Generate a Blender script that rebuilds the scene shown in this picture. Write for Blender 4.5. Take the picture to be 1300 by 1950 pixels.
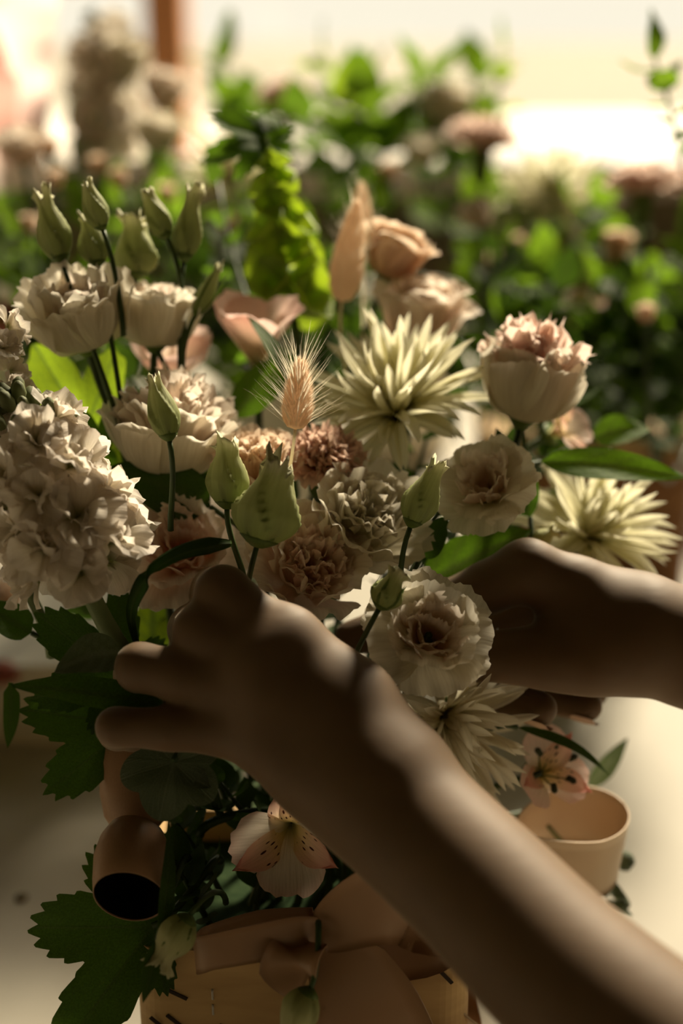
import bpy, math, random
import numpy as np
from mathutils import Vector, Matrix, Quaternion

for _o in list(bpy.data.objects):
    bpy.data.objects.remove(_o)
SC = bpy.context.scene
COL = SC.collection
rng = random.Random(11)
PI = math.pi

# ------------------------------------------------------------------ camera
CAM = Vector((0.0, -0.507, 0.427))
PITCH = math.radians(20)
RIGHT = Vector((1, 0, 0))
FWD = Vector((0, math.cos(PITCH), -math.sin(PITCH)))
UP = Vector((0, math.sin(PITCH), math.cos(PITCH)))
cd = bpy.data.cameras.new('camera')
cam = bpy.data.objects.new('camera', cd)
COL.objects.link(cam)
cam.location = CAM
cam.rotation_euler = (PI / 2 - PITCH, 0, 0)
cd.sensor_fit = 'VERTICAL'
cd.sensor_height = 36
cd.sensor_width = 24
cd.lens = 50
cd.clip_start = 0.01
cd.dof.use_dof = True
cd.dof.focus_distance = 0.525
cd.dof.aperture_fstop = 3.3
SC.camera = cam

# ------------------------------------------------------------------ light
world = bpy.data.worlds.new('world')
SC.world = world
world.use_nodes = True
bg = world.node_tree.nodes['Background']
bg.inputs[0].default_value = (1.0, 0.925, 0.745, 1)
bg.inputs[1].default_value = 1.0
sd = bpy.data.lights.new('sun', 'SUN')
sd.energy = 9.3
sd.angle = math.radians(9)
sd.color = (1.0, 0.86, 0.62)
sun = bpy.data.objects.new('sun', sd)
COL.objects.link(sun)
sun.rotation_euler = Vector((0.43, 1.0, 0.77)).to_track_quat('Z', 'Y').to_euler()
pd = bpy.data.lights.new('window_portal', 'AREA')
pd.shape = 'RECTANGLE'
pd.size = 3.4
pd.size_y = 2.1
pd.cycles.is_portal = True
portal = bpy.data.objects.new('window_portal', pd)
COL.objects.link(portal)
portal.location = (0, 1.93, 1.23)
portal.rotation_euler = (-PI / 2, 0, 0)
SC.view_settings.view_transform = 'Standard'
SC.view_settings.look = 'None'
SC.view_settings.gamma = 1
SC.view_settings.use_curve_mapping = False
SC.view_settings.exposure = 0.12


# ------------------------------------------------------------------ helpers
def at(px, py, d):
    """world point seen at photo position px, py, at distance d along the lens axis"""
    px, py, d = float(px), float(py), float(d)
    return CAM + d * (FWD + ((px - 650) / 650 * 0.24) * RIGHT - ((py - 975) / 975 * 0.36) * UP)


def mpp(d):
    return d * 0.24 / 650


def ax(r, u, t):
    return (r * RIGHT + u * UP - t * FWD).normalized()


def tag(o, label=None, cat=None, group=None, kind=None):
    if label: o['label'] = label
    if cat: o['category'] = cat
    if group: o['group'] = group
    if kind: o['kind'] = kind
    return o


def empty(name, mat=None, parent=None):
    o = bpy.data.objects.new(name, None)
    o.empty_display_size = 0.01
    COL.objects.link(o)
    if parent is not None: o.parent = parent
    if mat is not None: o.matrix_basis = mat
    return o


def put(name, mesh, parent=None, mat=None):
    o = bpy.data.objects.new(name, mesh)
    COL.objects.link(o)
    if parent is not None: o.parent = parent
    if mat is not None: o.matrix_basis = mat
    return o


def mk(name, verts, faces, material, uv=None, vein=None, smooth=True):
    me = bpy.data.meshes.new(name)
    me.from_pydata([tuple(v) for v in verts], [], [tuple(f) for f in faces])
    if uv is not None:
        l = me.uv_layers.new(name='UVMap')
        vi = np.zeros(len(me.loops), dtype=np.int32)
        me.loops.foreach_get('vertex_index', vi)
        l.data.foreach_set('uv', np.asarray(uv, dtype=np.float32)[vi].ravel())
    if vein is not None:
        a = me.attributes.new('vein', 'FLOAT', 'POINT')
        a.data.foreach_set('value', np.asarray(vein, dtype=np.float32))
    if smooth:
        me.polygons.foreach_set('use_smooth', [True] * len(me.polygons))
    if material: me.materials.append(material)
    me.update()
    return me


def grid_faces(nu, nv, wrap=False):
    f = []
    for j in range(nv - 1):
        for i in range(nu if wrap else nu - 1):
            i2 = (i + 1) % nu
            f.append((j * nu + i, j * nu + i2, (j + 1) * nu + i2, (j + 1) * nu + i))
    return f


def frame_from(axis, roll=0.0, pos=(0, 0, 0)):
    q = Vector(axis).normalized().to_track_quat('Z', 'Y') @ Quaternion((0, 0, 1), roll)
    return Matrix.Translation(pos) @ q.to_matrix().to_4x4()


def tube_data(pts, radii, seg=8, caps=True):
    pts = [Vector(p) for p in pts]
    n = len(pts)
    if not hasattr(radii, '__len__'): radii = [radii] * n
    V, F = [], []
    t0 = (pts[1] - pts[0]).normalized()
    nrm = t0.orthogonal().normalized()
    for i, p in enumerate(pts):
        t = (pts[min(i + 1, n - 1)] - pts[max(i - 1, 0)]).normalized()
        nrm = (nrm - t * nrm.dot(t)).normalized()
        b = t.cross(nrm)
        for k in range(seg):
            a = 2 * PI * k / seg
            V.append(p + (nrm * math.cos(a) + b * math.sin(a)) * radii[i])
    F = grid_faces(seg, n, True)
    if caps:
        F.append(tuple(range(seg))[::-1])
        F.append(tuple((n - 1) * seg + k for k in range(seg)))
    uv = [(k / seg, i / max(1, n - 1)) for i in range(n) for k in range(seg)]
    return V, F, uv


def tube(name, pts, radii, material, seg=8):
    V, F, uv = tube_data(pts, radii, seg)
    return mk(name, V, F, material, uv)


def bez(p0, p1, p2, p3, n=12):
    out = []
    for i in range(n):
        t = i / (n - 1)
        out.append(p0 * (1 - t) ** 3 + p1 * 3 * t * (1 - t) ** 2 + p2 * 3 * t * t * (1 - t) + p3 * t ** 3)
    return out


def lathe_data(prof, seg=20):
    V, uv = [], []
    n = len(prof)
    for j, (r, z) in enumerate(prof):
        for k in range(seg):
            a = 2 * PI * k / seg
            V.append((r * math.cos(a), r * math.sin(a), z)); uv.append((k / seg, j / (n - 1)))
    return V, grid_faces(seg, n, True), uv


def lathe(name, prof, material, seg=20):
    V, F, uv = lathe_data(prof, seg)
    return mk(name, V, F, material, uv)


def box_data(x0, x1, y0, y1, z0, z1):
    V = [(x, y, z) for z in (z0, z1) for y in (y0, y1) for x in (x0, x1)]
    F = [(0, 2, 3, 1), (4, 5, 7, 6), (0, 1, 5, 4), (2, 6, 7, 3), (0, 4, 6, 2), (1, 3, 7, 5)]
    return V, F


def boxm(name, dims, material, bevel=0.0, parent=None):
    V, F = box_data(*dims)
    o = put(name, mk(name, V, F, material, smooth=False), parent)
    if bevel:
        m = o.modifiers.new('bevel', 'BEVEL'); m.width = bevel; m.segments = 3
    return o


# ------------------------------------------------------------------ materials
def nt(name):
    m = bpy.data.materials.new(name)
    m.use_nodes = True
    t = m.node_tree
    for n in list(t.nodes): t.nodes.remove(n)
    out = t.nodes.new('ShaderNodeOutputMaterial')
    return m, t, out


def N(t, kind, **kw):
    n = t.nodes.new(kind)
    for k, v in kw.items(): setattr(n, k, v)
    return n


def ramp(t, stops):
    r = N(t, 'ShaderNodeValToRGB')
    e = r.color_ramp.elements
    while len(e) > 1: e.remove(e[-1])
    e[0].position = stops[0][0]; e[0].color = (*stops[0][1], 1)
    for p, c in stops[1:]:
        x = e.new(p); x.color = (*c, 1)
    return r


def principled(t, rough=0.5, spec=0.3):
    p = N(t, 'ShaderNodeBsdfPrincipled')
    p.inputs['Roughness'].default_value = rough
    p.inputs['Specular IOR Level'].default_value = spec
    return p


def petal_mat(name, stops, transl=0.4, rough=0.6, streaks=None, tint=None):
    """colour runs along the petal (uv v); fine veins run along it"""
    m, t, out = nt(name)
    uv = N(t, 'ShaderNodeUVMap')
    sep = N(t, 'ShaderNodeSeparateXYZ')
    t.links.new(uv.outputs[0], sep.inputs[0])
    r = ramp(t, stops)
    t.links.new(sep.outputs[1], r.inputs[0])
    mp = N(t, 'ShaderNodeMapping'); mp.inputs['Scale'].default_value = (22, 1.6, 1)
    t.links.new(uv.outputs[0], mp.inputs[0])
    nz = N(t, 'ShaderNodeTexNoise'); nz.inputs['Scale'].default_value = 1.5; nz.inputs['Detail'].default_value = 3
    t.links.new(mp.outputs[0], nz.inputs['Vector'])
    vr = ramp(t, [(0.3, (0.86, 0.84, 0.80)), (0.7, (1, 1, 1))])
    t.links.new(nz.outputs[0], vr.inputs[0])
    mx = N(t, 'ShaderNodeMixRGB', blend_type='MULTIPLY'); mx.inputs[0].default_value = 1
    t.links.new(r.outputs[0], mx.inputs[1]); t.links.new(vr.outputs[0], mx.inputs[2])
    col = mx.outputs[0]
    if streaks:
        # short dark dashes between v0 and v1 of the petal
        v0, v1, dark, sc_ = streaks
        mp2 = N(t, 'ShaderNodeMapping'); mp2.inputs['Scale'].default_value = sc_
        t.links.new(uv.outputs[0], mp2.inputs[0])
        vo = N(t, 'ShaderNodeTexVoronoi'); vo.inputs['Scale'].default_value = 1; vo.inputs['Randomness'].default_value = 0.9
        t.links.new(mp2.outputs[0], vo.inputs['Vector'])
        lt = ramp(t, [(0.0, (1, 1, 1)), (0.26, (1, 1, 1)), (0.33, (0, 0, 0))])
        t.links.new(vo.outputs['Distance'], lt.inputs[0])
        band = ramp(t, [(v0 - .03, (0, 0, 0)), (v0, (1, 1, 1)), (v1, (1, 1, 1)), (v1 + .04, (0, 0, 0))])
        t.links.new(sep.outputs[1], band.inputs[0])
        mm = N(t, 'ShaderNodeMath', operation='MULTIPLY')
        t.links.new(lt.outputs[0], mm.inputs[0]); t.links.new(band.outputs[0], mm.inputs[1])
        m3 = N(t, 'ShaderNodeMixRGB'); m3.inputs[2].default_value = (*dark, 1)
        t.links.new(mm.outputs[0], m3.inputs[0]); t.links.new(col, m3.inputs[1])
        col = m3.outputs[0]
    bp = N(t, 'ShaderNodeBump'); bp.inputs['Strength'].default_value = 0.25; bp.inputs['Distance'].default_value = 0.001
    t.links.new(nz.outputs[0], bp.inputs['Height'])
    p = principled(t, rough, 0.25)
    t.links.new(col, p.inputs['Base Color']); t.links.new(bp.outputs[0], p.inputs['Normal'])
    tr = N(t, 'ShaderNodeBsdfTranslucent')
    t.links.new(col, tr.inputs[0]); t.links.new(bp.outputs[0], tr.inputs['Normal'])
    mix = N(t, 'ShaderNodeMixShader'); mix.inputs[0].default_value = transl
    t.links.new(p.outputs[0], mix.inputs[1]); t.links.new(tr.outputs[0], mix.inputs[2])
    t.links.new(mix.outputs[0], out.inputs[0])
    return m


def leaf_mat(name, col, veincol, transcol, transl=0.35, rough=0.45, spec=0.35):
    m, t, out = nt(name)
    at_ = N(t, 'ShaderNodeAttribute', attribute_name='vein')
    tc = N(t, 'ShaderNodeTexCoord')
    nz = N(t, 'ShaderNodeTexNoise'); nz.inputs['Scale'].default_value = 60; nz.inputs['Detail'].default_value = 4
    t.links.new(tc.outputs['Object'], nz.inputs['Vector'])
    vr = ramp(t, [(0.3, (0.7, 0.7, 0.7)), (0.7, (1.1, 1.1, 1.1))])
    t.links.new(nz.outputs[0], vr.inputs[0])
    outs = []
    for c in (col, transcol):
        mv = N(t, 'ShaderNodeMixRGB'); mv.inputs[1].default_value = (*c, 1); mv.inputs[2].default_value = (*veincol, 1)
        t.links.new(at_.outputs['Fac'], mv.inputs[0])
        mx = N(t, 'ShaderNodeMixRGB', blend_type='MULTIPLY'); mx.inputs[0].default_value = 1
        t.links.new(mv.outputs[0], mx.inputs[1]); t.links.new(vr.outputs[0], mx.inputs[2])
        outs.append(mx.outputs[0])
    bp = N(t, 'ShaderNodeBump'); bp.inputs['Strength'].default_value = 0.4; bp.inputs['Distance'].default_value = 0.001
    ad = N(t, 'ShaderNodeMath', operation='SUBTRACT')
    t.links.new(nz.outputs[0], ad.inputs[0]); t.links.new(at_.outputs['Fac'], ad.inputs[1])
    t.links.new(ad.outputs[0], bp.inputs['Height'])
    p = principled(t, rough, spec)
    t.links.new(outs[0], p.inputs['Base Color']); t.links.new(bp.outputs[0], p.inputs['Normal'])
    tr = N(t, 'ShaderNodeBsdfTranslucent'); t.links.new(outs[1], tr.inputs[0])
    mix = N(t, 'ShaderNodeMixShader'); mix.inputs[0].default_value = transl
    t.links.new(p.outputs[0], mix.inputs[1]); t.links.new(tr.outputs[0], mix.inputs[2])
    t.links.new(mix.outputs[0], out.inputs[0])
    return m


def plain_mat(name, c0, c1, scale=40, rough=0.6, spec=0.3, stretch=(1, 1, 1), bump=0.2, sss=0.0, sheen=0.0, detail=5, coord='Object', transl=0.0):
    m, t, out = nt(name)
    tc = N(t, 'ShaderNodeTexCoord')
    mp = N(t, 'ShaderNodeMapping'); mp.inputs['Scale'].default_value = stretch
    t.links.new(tc.outputs[coord], mp.inputs[0])
    nz = N(t, 'ShaderNodeTexNoise'); nz.inputs['Scale'].default_value = scale; nz.inputs['Detail'].default_value = detail
    t.links.new(mp.outputs[0], nz.inputs['Vector'])
    r = ramp(t, [(0.3, c0), (0.7, c1)])
    t.links.new(nz.outputs[0], r.inputs[0])
    p = principled(t, rough, spec)
    t.links.new(r.outputs[0], p.inputs['Base Color'])
    if bump:
        bp = N(t, 'ShaderNodeBump'); bp.inputs['Strength'].default_value = bump; bp.inputs['Distance'].default_value = 0.001
        t.links.new(nz.outputs[0], bp.inputs['Height']); t.links.new(bp.outputs[0], p.inputs['Normal'])
    if sss:
        p.inputs['Subsurface Weight'].default_value = sss
        p.inputs['Subsurface Radius'].default_value = (1.0, 0.35, 0.15)
        p.inputs['Subsurface Scale'].default_value = 0.004
    if sheen:
        p.inputs['Sheen Weight'].default_value = sheen
        p.inputs['Sheen Roughness'].default_value = 0.35
        p.inputs['Sheen Tint'].default_value = (1, 0.9, 0.75, 1)
    if transl:
        tr = N(t, 'ShaderNodeBsdfTranslucent'); t.links.new(r.outputs[0], tr.inputs[0])
        mix = N(t, 'ShaderNodeMixShader'); mix.inputs[0].default_value = transl
        t.links.new(p.outputs[0], mix.inputs[1]); t.links.new(tr.outputs[0], mix.inputs[2])
        t.links.new(mix.outputs[0], out.inputs[0])
    else:
        t.links.new(p.outputs[0], out.inputs[0])
    return m


M = {}
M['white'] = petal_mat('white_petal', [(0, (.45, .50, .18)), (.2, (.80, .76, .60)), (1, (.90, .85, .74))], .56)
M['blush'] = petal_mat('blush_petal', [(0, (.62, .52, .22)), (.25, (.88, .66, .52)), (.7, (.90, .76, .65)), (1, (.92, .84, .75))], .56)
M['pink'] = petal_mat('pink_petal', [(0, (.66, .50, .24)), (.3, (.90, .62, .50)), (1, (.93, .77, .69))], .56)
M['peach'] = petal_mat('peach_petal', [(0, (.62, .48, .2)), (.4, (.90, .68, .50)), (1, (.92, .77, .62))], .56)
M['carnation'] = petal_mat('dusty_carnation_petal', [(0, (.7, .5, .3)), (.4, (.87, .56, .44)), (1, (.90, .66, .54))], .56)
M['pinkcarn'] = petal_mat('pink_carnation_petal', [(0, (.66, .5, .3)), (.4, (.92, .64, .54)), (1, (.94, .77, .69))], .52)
M['cream'] = petal_mat('cream_floret', [(0, (.52, .50, .18)), (.3, (.80, .77, .50)), (1, (.87, .85, .68))], .56)
M['creamwhite'] = petal_mat('white_floret', [(0, (.55, .52, .24)), (.3, (.86, .80, .62)), (1, (.90, .87, .76))], .56)
M['stock'] = petal_mat('stock_petal', [(0, (.45, .50, .18)), (.3, (.84, .79, .66)), (1, (.90, .83, .76))], .56)
M['alstro'] = petal_mat('alstroemeria_tepal', [(0, (.5, .55, .2)), (.3, (.86, .72, .5)), (.6, (.92, .76, .66)), (1, (.92, .66, .60))], .56)
M['alstro_pale'] = petal_mat('pale_alstroemeria_tepal', [(0, (.5, .55, .2)), (.3, (.84, .76, .58)), (.8, (.86, .74, .62)), (1, (.86, .62, .52))], .56)
M['alstro_streak'] = petal_mat('streaked_alstroemeria_tepal', [(0, (.5, .55, .2)), (.3, (.88, .74, .36)), (.6, (.87, .62, .46)), (1, (.86, .42, .36))], .56,
                               streaks=(.38, .66, (.06, .015, .01), (9, 6.5, 1)))
M['hot'] = petal_mat('coral_petal', [(0, (.6, .2, .1)), (.5, (.80, .24, .20)), (1, (.85, .38, .32))], .35)
M['red'] = petal_mat('red_petal', [(0, (.5, .1, .02)), (1, (.85, .10, .03))], .4)
M['budpetal'] = petal_mat('bud_petal', [(0, (.22, .28, .09)), (.4, (.42, .47, .20)), (.85, (.58, .60, .33)), (1, (.84, .82, .58))], .32)
M['palebud'] = petal_mat('pale_bud_petal', [(0, (.34, .40, .14)), (.5, (.55, .56, .28)), (1, (.66, .64, .40))], .3)
M['tissue'] = petal_mat('pink_tissue_paper', [(0, (.95, .80, .74)), (.5, (.96, .68, .65)), (1, (.96, .82, .77))], .85)
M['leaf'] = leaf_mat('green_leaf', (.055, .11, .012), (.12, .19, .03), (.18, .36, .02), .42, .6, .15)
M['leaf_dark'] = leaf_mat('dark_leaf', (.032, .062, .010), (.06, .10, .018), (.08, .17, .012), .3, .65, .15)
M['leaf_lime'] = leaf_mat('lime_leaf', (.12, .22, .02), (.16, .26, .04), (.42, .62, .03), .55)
M['leaf_grey'] = leaf_mat('grey_leaf', (.10, .13, .07), (.16, .19, .11), (.10, .15, .05), .25, .6)
M['bell'] = leaf_mat('bell_green', (.34, .46, .09), (.44, .54, .16), (.74, .88, .16), .62)
M['leaf_bg'] = leaf_mat('background_leaf', (.065, .125, .014), (.11, .18, .025), (.25, .45, .02), .5, .65, .12)
M['stem'] = plain_mat('stem_green', (.025, .045, .012), (.05, .085, .02), 90, .5)
M['stem_pale'] = plain_mat('pale_stem', (.10, .14, .05), (.16, .20, .08), 90, .55)
M['sepal'] = plain_mat('sepal_green', (.07, .12, .02), (.14, .20, .04), 120, .5, transl=.2)
M['disc'] = plain_mat('flower_disc', (.03, .03, .008), (.10, .08, .015), 400, .8)
M['pollen'] = plain_mat('yellow_anther', (.42, .36, .10), (.62, .52, .18), 300, .8)
M['anther'] = plain_mat('dark_anther', (.03, .04, .02), (.07, .08, .04), 300, .8)
M['skin'] = plain_mat('skin', (.125, .074, .036), (.150, .090, .045), 55, .62, .3, bump=.12, sss=.3, sheen=.3)
M['nail'] = plain_mat('fingernail', (.62, .42, .32), (.66, .46, .36), 40, .25, .5, bump=0)
M['table'] = plain_mat('cream_table_top', (.36, .33, .27), (.42, .385, .315), 6, .62, .3, bump=.05)
M['wall'] = plain_mat('plaster_wall', (.20, .18, .11), (.24, .21, .13), 12, .9, .1)
M['floor'] = plain_mat('wood_floor', (.22, .13, .07), (.30, .18, .10), 8, .6, .3, (1, 8, 1))
M['sill'] = plain_mat('white_sill', (.82, .78, .70), (.86, .82, .75), 10, .6, .3)
M['ground'] = plain_mat('pale_paving', (.34, .31, .25), (.38, .345, .28), 1.5, .9, .1)
M['wood'] = plain_mat('orange_wood', (.80, .32, .12), (.88, .40, .17), 14, .45, .4, (1, 1, .12))
M['bark'] = plain_mat('birch_box_wood', (.40, .25, .11), (.62, .42, .20), 16, .7, .2, (1, 1, 5), bump=.3)
M['crate'] = plain_mat('brown_box_wood', (.22, .10, .04), (.30, .15, .06), 16, .7, .2, (1, 1, 5), bump=.3)
M['knot'] = plain_mat('dark_bark_mark', (.02, .012, .008), (.05, .03, .015), 60, .8)
M['foam'] = plain_mat('floral_foam', (.015, .03, .012), (.03, .05, .02), 200, .95, .05)
M['hollow_shade'] = plain_mat('ribbon_hollow_shade', (.006, .005, .004), (.012, .010, .008), 60, .8, .1, bump=0)  # near-black colour stands in for the shade inside the ribbon loop
M['ribbon'] = plain_mat('peach_satin', (.33, .19, .105), (.38, .225, .125), 30, .42, .3, (1, 1, 1), bump=.04, transl=.04)
M['ribbon_pale'] = plain_mat('pale_gold_satin', (.60, .44, .29), (.66, .50, .34), 30, .4, .35, bump=.04, transl=.12)
M['steel'] = plain_mat('staple_steel', (.45, .42, .38), (.55, .52, .46), 50, .3, .8)
M['tray'] = plain_mat('white_ceramic', (.62, .58, .47), (.66, .62, .51), 10, .4, .4, bump=0)
M['fuzz'] = plain_mat('bunny_tail_fuzz', (.90, .72, .55), (.94, .80, .64), 60, .8, .1, transl=.45, bump=0)
M['awn'] = plain_mat('bunny_tail_awn', (.90, .82, .64), (.94, .88, .72), 60, .6, .3, transl=.5, bump=0)
M['buds_green'] = plain_mat('stock_bud', (.10, .13, .045), (.26, .28, .13), 150, .6, transl=.15)
M['scrap'] = plain_mat('dry_scrap', (.10, .08, .04), (.16, .12, .06), 80, .8)

gm, gt, go = nt('window_glass')
gtr = N(gt, 'ShaderNodeBsdfTransparent'); ggl = N(gt, 'ShaderNodeBsdfGlossy'); ggl.inputs['Roughness'].default_value = 0.02
gmx = N(gt, 'ShaderNodeMixShader'); gmx.inputs[0].default_value = 0.05
gt.links.new(gtr.outputs[0], gmx.inputs[1]); gt.links.new(ggl.outputs[0], gmx.inputs[2]); gt.links.new(gmx.outputs[0], go.inputs[0])
M['glass'] = gm

# ------------------------------------------------------------------ room
WY = 1.90


def struct(name, dims, material, bevel=0, parent=None):
    o = boxm(name, dims, material, bevel, parent)
    if parent is None: o['kind'] = 'structure'
    return o


struct('floor', (-2.2, 2.2, -2.2, WY, -.80, -.75), M['floor'])
struct('ceiling', (-2.2, 2.2, -2.2, WY + .15, 2.45, 2.5), M['wall'])
struct('wall_left', (-2.25, -2.2, -2.2, WY + .15, -.75, 2.45), M['wall'])
struct('wall_right', (2.2, 2.25, -2.2, WY + .15, -.75, 2.45), M['wall'])
struct('wall_near', (-2.2, 2.2, -2.25, -2.2, -.75, 2.45), M['wall'])
wv, wf = [], []
for dms in ((-2.2, 2.2, WY, WY + .12, -.75, .12), (-2.2, 2.2, WY, WY + .12, 2.30, 2.45), (-2.2, -1.72, WY, WY + .12, .12, 2.30), (1.72, 2.2, WY, WY + .12, .12, 2.30)):
    v, f = box_data(*dms)
    b = len(wv); wv += v; wf += [tuple(i + b for i in q) for q in f]
tag(put('wall_window', mk('wall_window', wv, wf, M['wall'], smooth=False)), kind='structure')
win = tag(empty('window_1', Matrix.Translation((0, WY + .06, .175))), kind='structure')
for nm, dm in (('frame', (-1.72, -1.66, -.04, .04, 0, 2.125)), ('frame', (1.66, 1.72, -.04, .04, 0, 2.125)), ('frame', (-1.66, 1.66, -.04, .04, 2.065, 2.125)),
               ('mullion', (-.318, -.253, -.045, .045, 0, 2.065)), ('rail', (-1.66, -.318, -.04, .04, .262, .322))):
    boxm(nm, dm, M['wood'], .004, win)
for dm in ((-1.66, -.318, .0, .004, .0, .262), (-1.66, -.318, .0, .004, .322, 2.065), (-.253, 1.66, .0, .004, .0, 2.065)):
    boxm('pane', dm, M['glass'], 0, win)
struct('trim_1', (-1.80, 1.80, WY - .06, WY + .9, .12, .175), M['sill'], .006)
gr = struct('ground', (-14, 14, WY + .9, 40, -.85, -.80), M['ground'])

tb = tag(empty('table', Matrix.Translation((0, .1, -.75))), 'wide cream work table carrying the flower boxes in front of the window', 'table')
boxm('tabletop', (-1.15, 1.15, -1.1, 1.2, .715, .75), M['table'], .006, tb)
for sx in (-1, 1):
    for sy in (-1.03, 1.13):
        cx = sx * 1.08
        boxm('leg', (cx - .03, cx + .03, sy - .03, sy + .03, 0, .715), M['wood'], .004, tb)


# ------------------------------------------------------------------ petals and flowers
def petal_data(L, W, phis, cup=.5, frill=0., nf=3, jag=0., k=.28, b=.3, q=.8, point=0., notch=0., r0=0., z0=0., nu=11, nv=11, seed=0, curl=0., side=0., fringe=0., fpow=2.2):
    R = np.random.RandomState(seed)
    u = np.linspace(-1, 1, nu); v = np.linspace(0, 1, nv)
    fine = 60
    tt = np.linspace(0, 1, fine)
    ph = np.radians(np.interp(tt, np.linspace(0, 1, len(phis)), phis))
    kern = np.ones(9) / 9
    ph = np.convolve(np.pad(ph, 4, 'edge'), kern, 'valid')
    rr = r0 + np.concatenate([[0], np.cumsum(np.sin(ph[:-1]))]) * L / (fine - 1)
    zz = z0 + np.concatenate([[0], np.cumsum(np.cos(ph[:-1]))]) * L / (fine - 1)
    U, Vv = np.meshgrid(u, v)
    ph1, ph2, ph3 = R.uniform(0, 6.28, 3)
    edge = 1 + jag * Vv ** 5 * (np.interp(U, u, R.uniform(-1, 1, nu)) + .4 * np.sin(9 * U + ph1)) + fringe * Vv ** 8 * R.uniform(-1, 1, nu)[None, :]
    T = Vv * (1 - k * np.abs(U) ** 2.4) * edge - notch * np.exp(-(U / .22) ** 2) * Vv ** 6
    Tc = np.clip(T, 0, 1.0)
    wid = W * (b + (1 - b) * np.sin(np.clip(Tc * 1.1, 0, 1) * PI / 2) ** (1 / max(q, .05) * .9))
    if point:
        wid = wid * np.clip(1 - Vv ** (2 + 2 / point), 0.02, 1) ** .8
    s = U * wid
    r = np.interp(Tc, tt, rr); z = np.interp(Tc, tt, zz); p = np.interp(Tc, tt, ph)
    over = (T - Tc) * L
    r = r + over * np.sin(p); z = z + over * np.cos(p)
    off = cup * s ** 2 / max(W, 1e-6) * (1 - .35 * Vv)
    fr = frill * W * Vv ** fpow * (np.sin(nf * PI * U + ph1) * (.55 + .45 * np.abs(U)) + .45 * np.sin(nf * 2.3 * PI * U + ph2)) * (0.35 + .65 * np.clip(np.abs(U) + Vv - .5, 0, 1))
    fr += .10 * frill * W * np.sin(5 * Vv + ph3 + 2 * U)
    off = off + fr - curl * np.clip(Vv - .75, 0, 1) ** 2
    bend_ = side * R.uniform(-1.6, 1.6) * Vv ** 2 * L
    X = r - np.cos(p) * (off + bend_)
    Z = z + np.sin(p) * (off + bend_)
    Y = s + side * R.uniform(-2, 2) * Vv ** 2
    Vt = np.stack([X, Y, Z], -1).reshape(-1, 3)
    uv = np.stack([(U + 1) / 2, Vv], -1).reshape(-1, 2)
    return Vt, grid_faces(nu, nv), uv


_pc = {}


def petal_mesh(key, ring, variant):
    kk = (key, variant)
    if kk not in _pc:
        a = dict(ring['p'])
        V, F, uv = petal_data(seed=hash(variant * 7 + len(key) * 131 + sum(map(ord, key))) % 100000, **a)
        _pc[kk] = mk('petal', V, F, M[ring['m']], uv)
    return _pc[kk]


def ring(n, m, jit=6, var=4, **p):
    return dict(n=n, m=m, jit=jit, var=var, p=p)


SPEC = {}


def lis(kind, o, i):
    S = dict(nu=27, nv=15, fpow=3.6, k=.2, b=.25)
    if kind == 'cup':
        return [ring(5, o, jit=10, L=1.5, W=.76, phis=[88, 78, 30, 6, 10, 62], cup=.5, frill=.10, nf=2.4, jag=.02, fringe=.022, **S),
                ring(4, o, jit=8, L=1.36, W=.70, phis=[80, 60, 16, 0, 4, 48], cup=.5, frill=.16, nf=2.6, jag=.03, fringe=.025, **S),
                ring(4, i, jit=8, L=1.15, W=.60, phis=[70, 38, 8, -4, 0, 30], cup=.55, frill=.20, nf=2.4, jag=.03, fringe=.03, **S),
                ring(4, i, L=1.0, W=.46, phis=[60, 22, 0, -8, -4, 20], cup=.6, frill=.24, nf=2.4, jag=.03, fringe=.03, **S)]
    if kind == 'open':
        return [ring(5, o, jit=9, L=1.2, W=.78, phis=[75, 70, 60, 66, 98], cup=.3, frill=.12, nf=1.8, jag=.02, fringe=.012, **S),
                ring(4, o, jit=9, L=1.06, W=.70, phis=[70, 58, 36, 36, 80], cup=.5, frill=.12, nf=1.8, jag=.03, fringe=.02, **S),
                ring(4, i, jit=5, L=.92, W=.62, phis=[64, 44, 10, 2, 56], cup=.75, frill=.10, nf=2.4, jag=.02, fringe=.05, nu=37, nv=15, fpow=4, k=.08, b=.25),
                ring(3, i, jit=5, L=.76, W=.56, phis=[58, 30, 0, -6, 44], cup=.85, frill=.10, nf=2.4, jag=.02, fringe=.06, nu=37, nv=15, fpow=4, k=.08, b=.25)]
    if kind == 'frill':
        return [ring(5, o, jit=10, L=1.3, W=.80, phis=[85, 76, 42, 24, 36, 80], cup=.4, frill=.15, nf=2.0, jag=.03, fringe=.02, **S),
                ring(5, o, jit=10, L=1.18, W=.66, phis=[78, 56, 24, 12, 24, 72], cup=.4, frill=.24, nf=2.2, jag=.04, fringe=.025, **S),
                ring(5, i, jit=9, L=1.12, W=.54, phis=[65, 38, 14, 4, 16, 62], cup=.4, frill=.32, nf=2.2, jag=.04, fringe=.035, **S),
                ring(5, i, jit=9, L=1.04, W=.44, phis=[42, 20, 4, -4, 8, 50], cup=.4, frill=.38, nf=2.2, jag=.05, fringe=.04, **S),
                ring(3, i, jit=9, L=.95, W=.32, phis=[20, 8, 0, 0, 4, 30], cup=.4, frill=.42, nf=2.2, jag=.05, fringe=.04, **S)]


SPEC['cup'] = lis('cup', 'white', 'blush'); SPEC['cup_peach'] = lis('cup', 'peach', 'peach')
SPEC['open'] = lis('open', 'white', 'blush'); SPEC['open_pink'] = lis('open', 'blush', 'pink')
SPEC['frill'] = lis('frill', 'blush', 'pink'); SPEC['frill_white'] = lis('frill', 'white', 'white')
SPEC['frill_peach'] = lis('frill', 'peach', 'peach')


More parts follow.
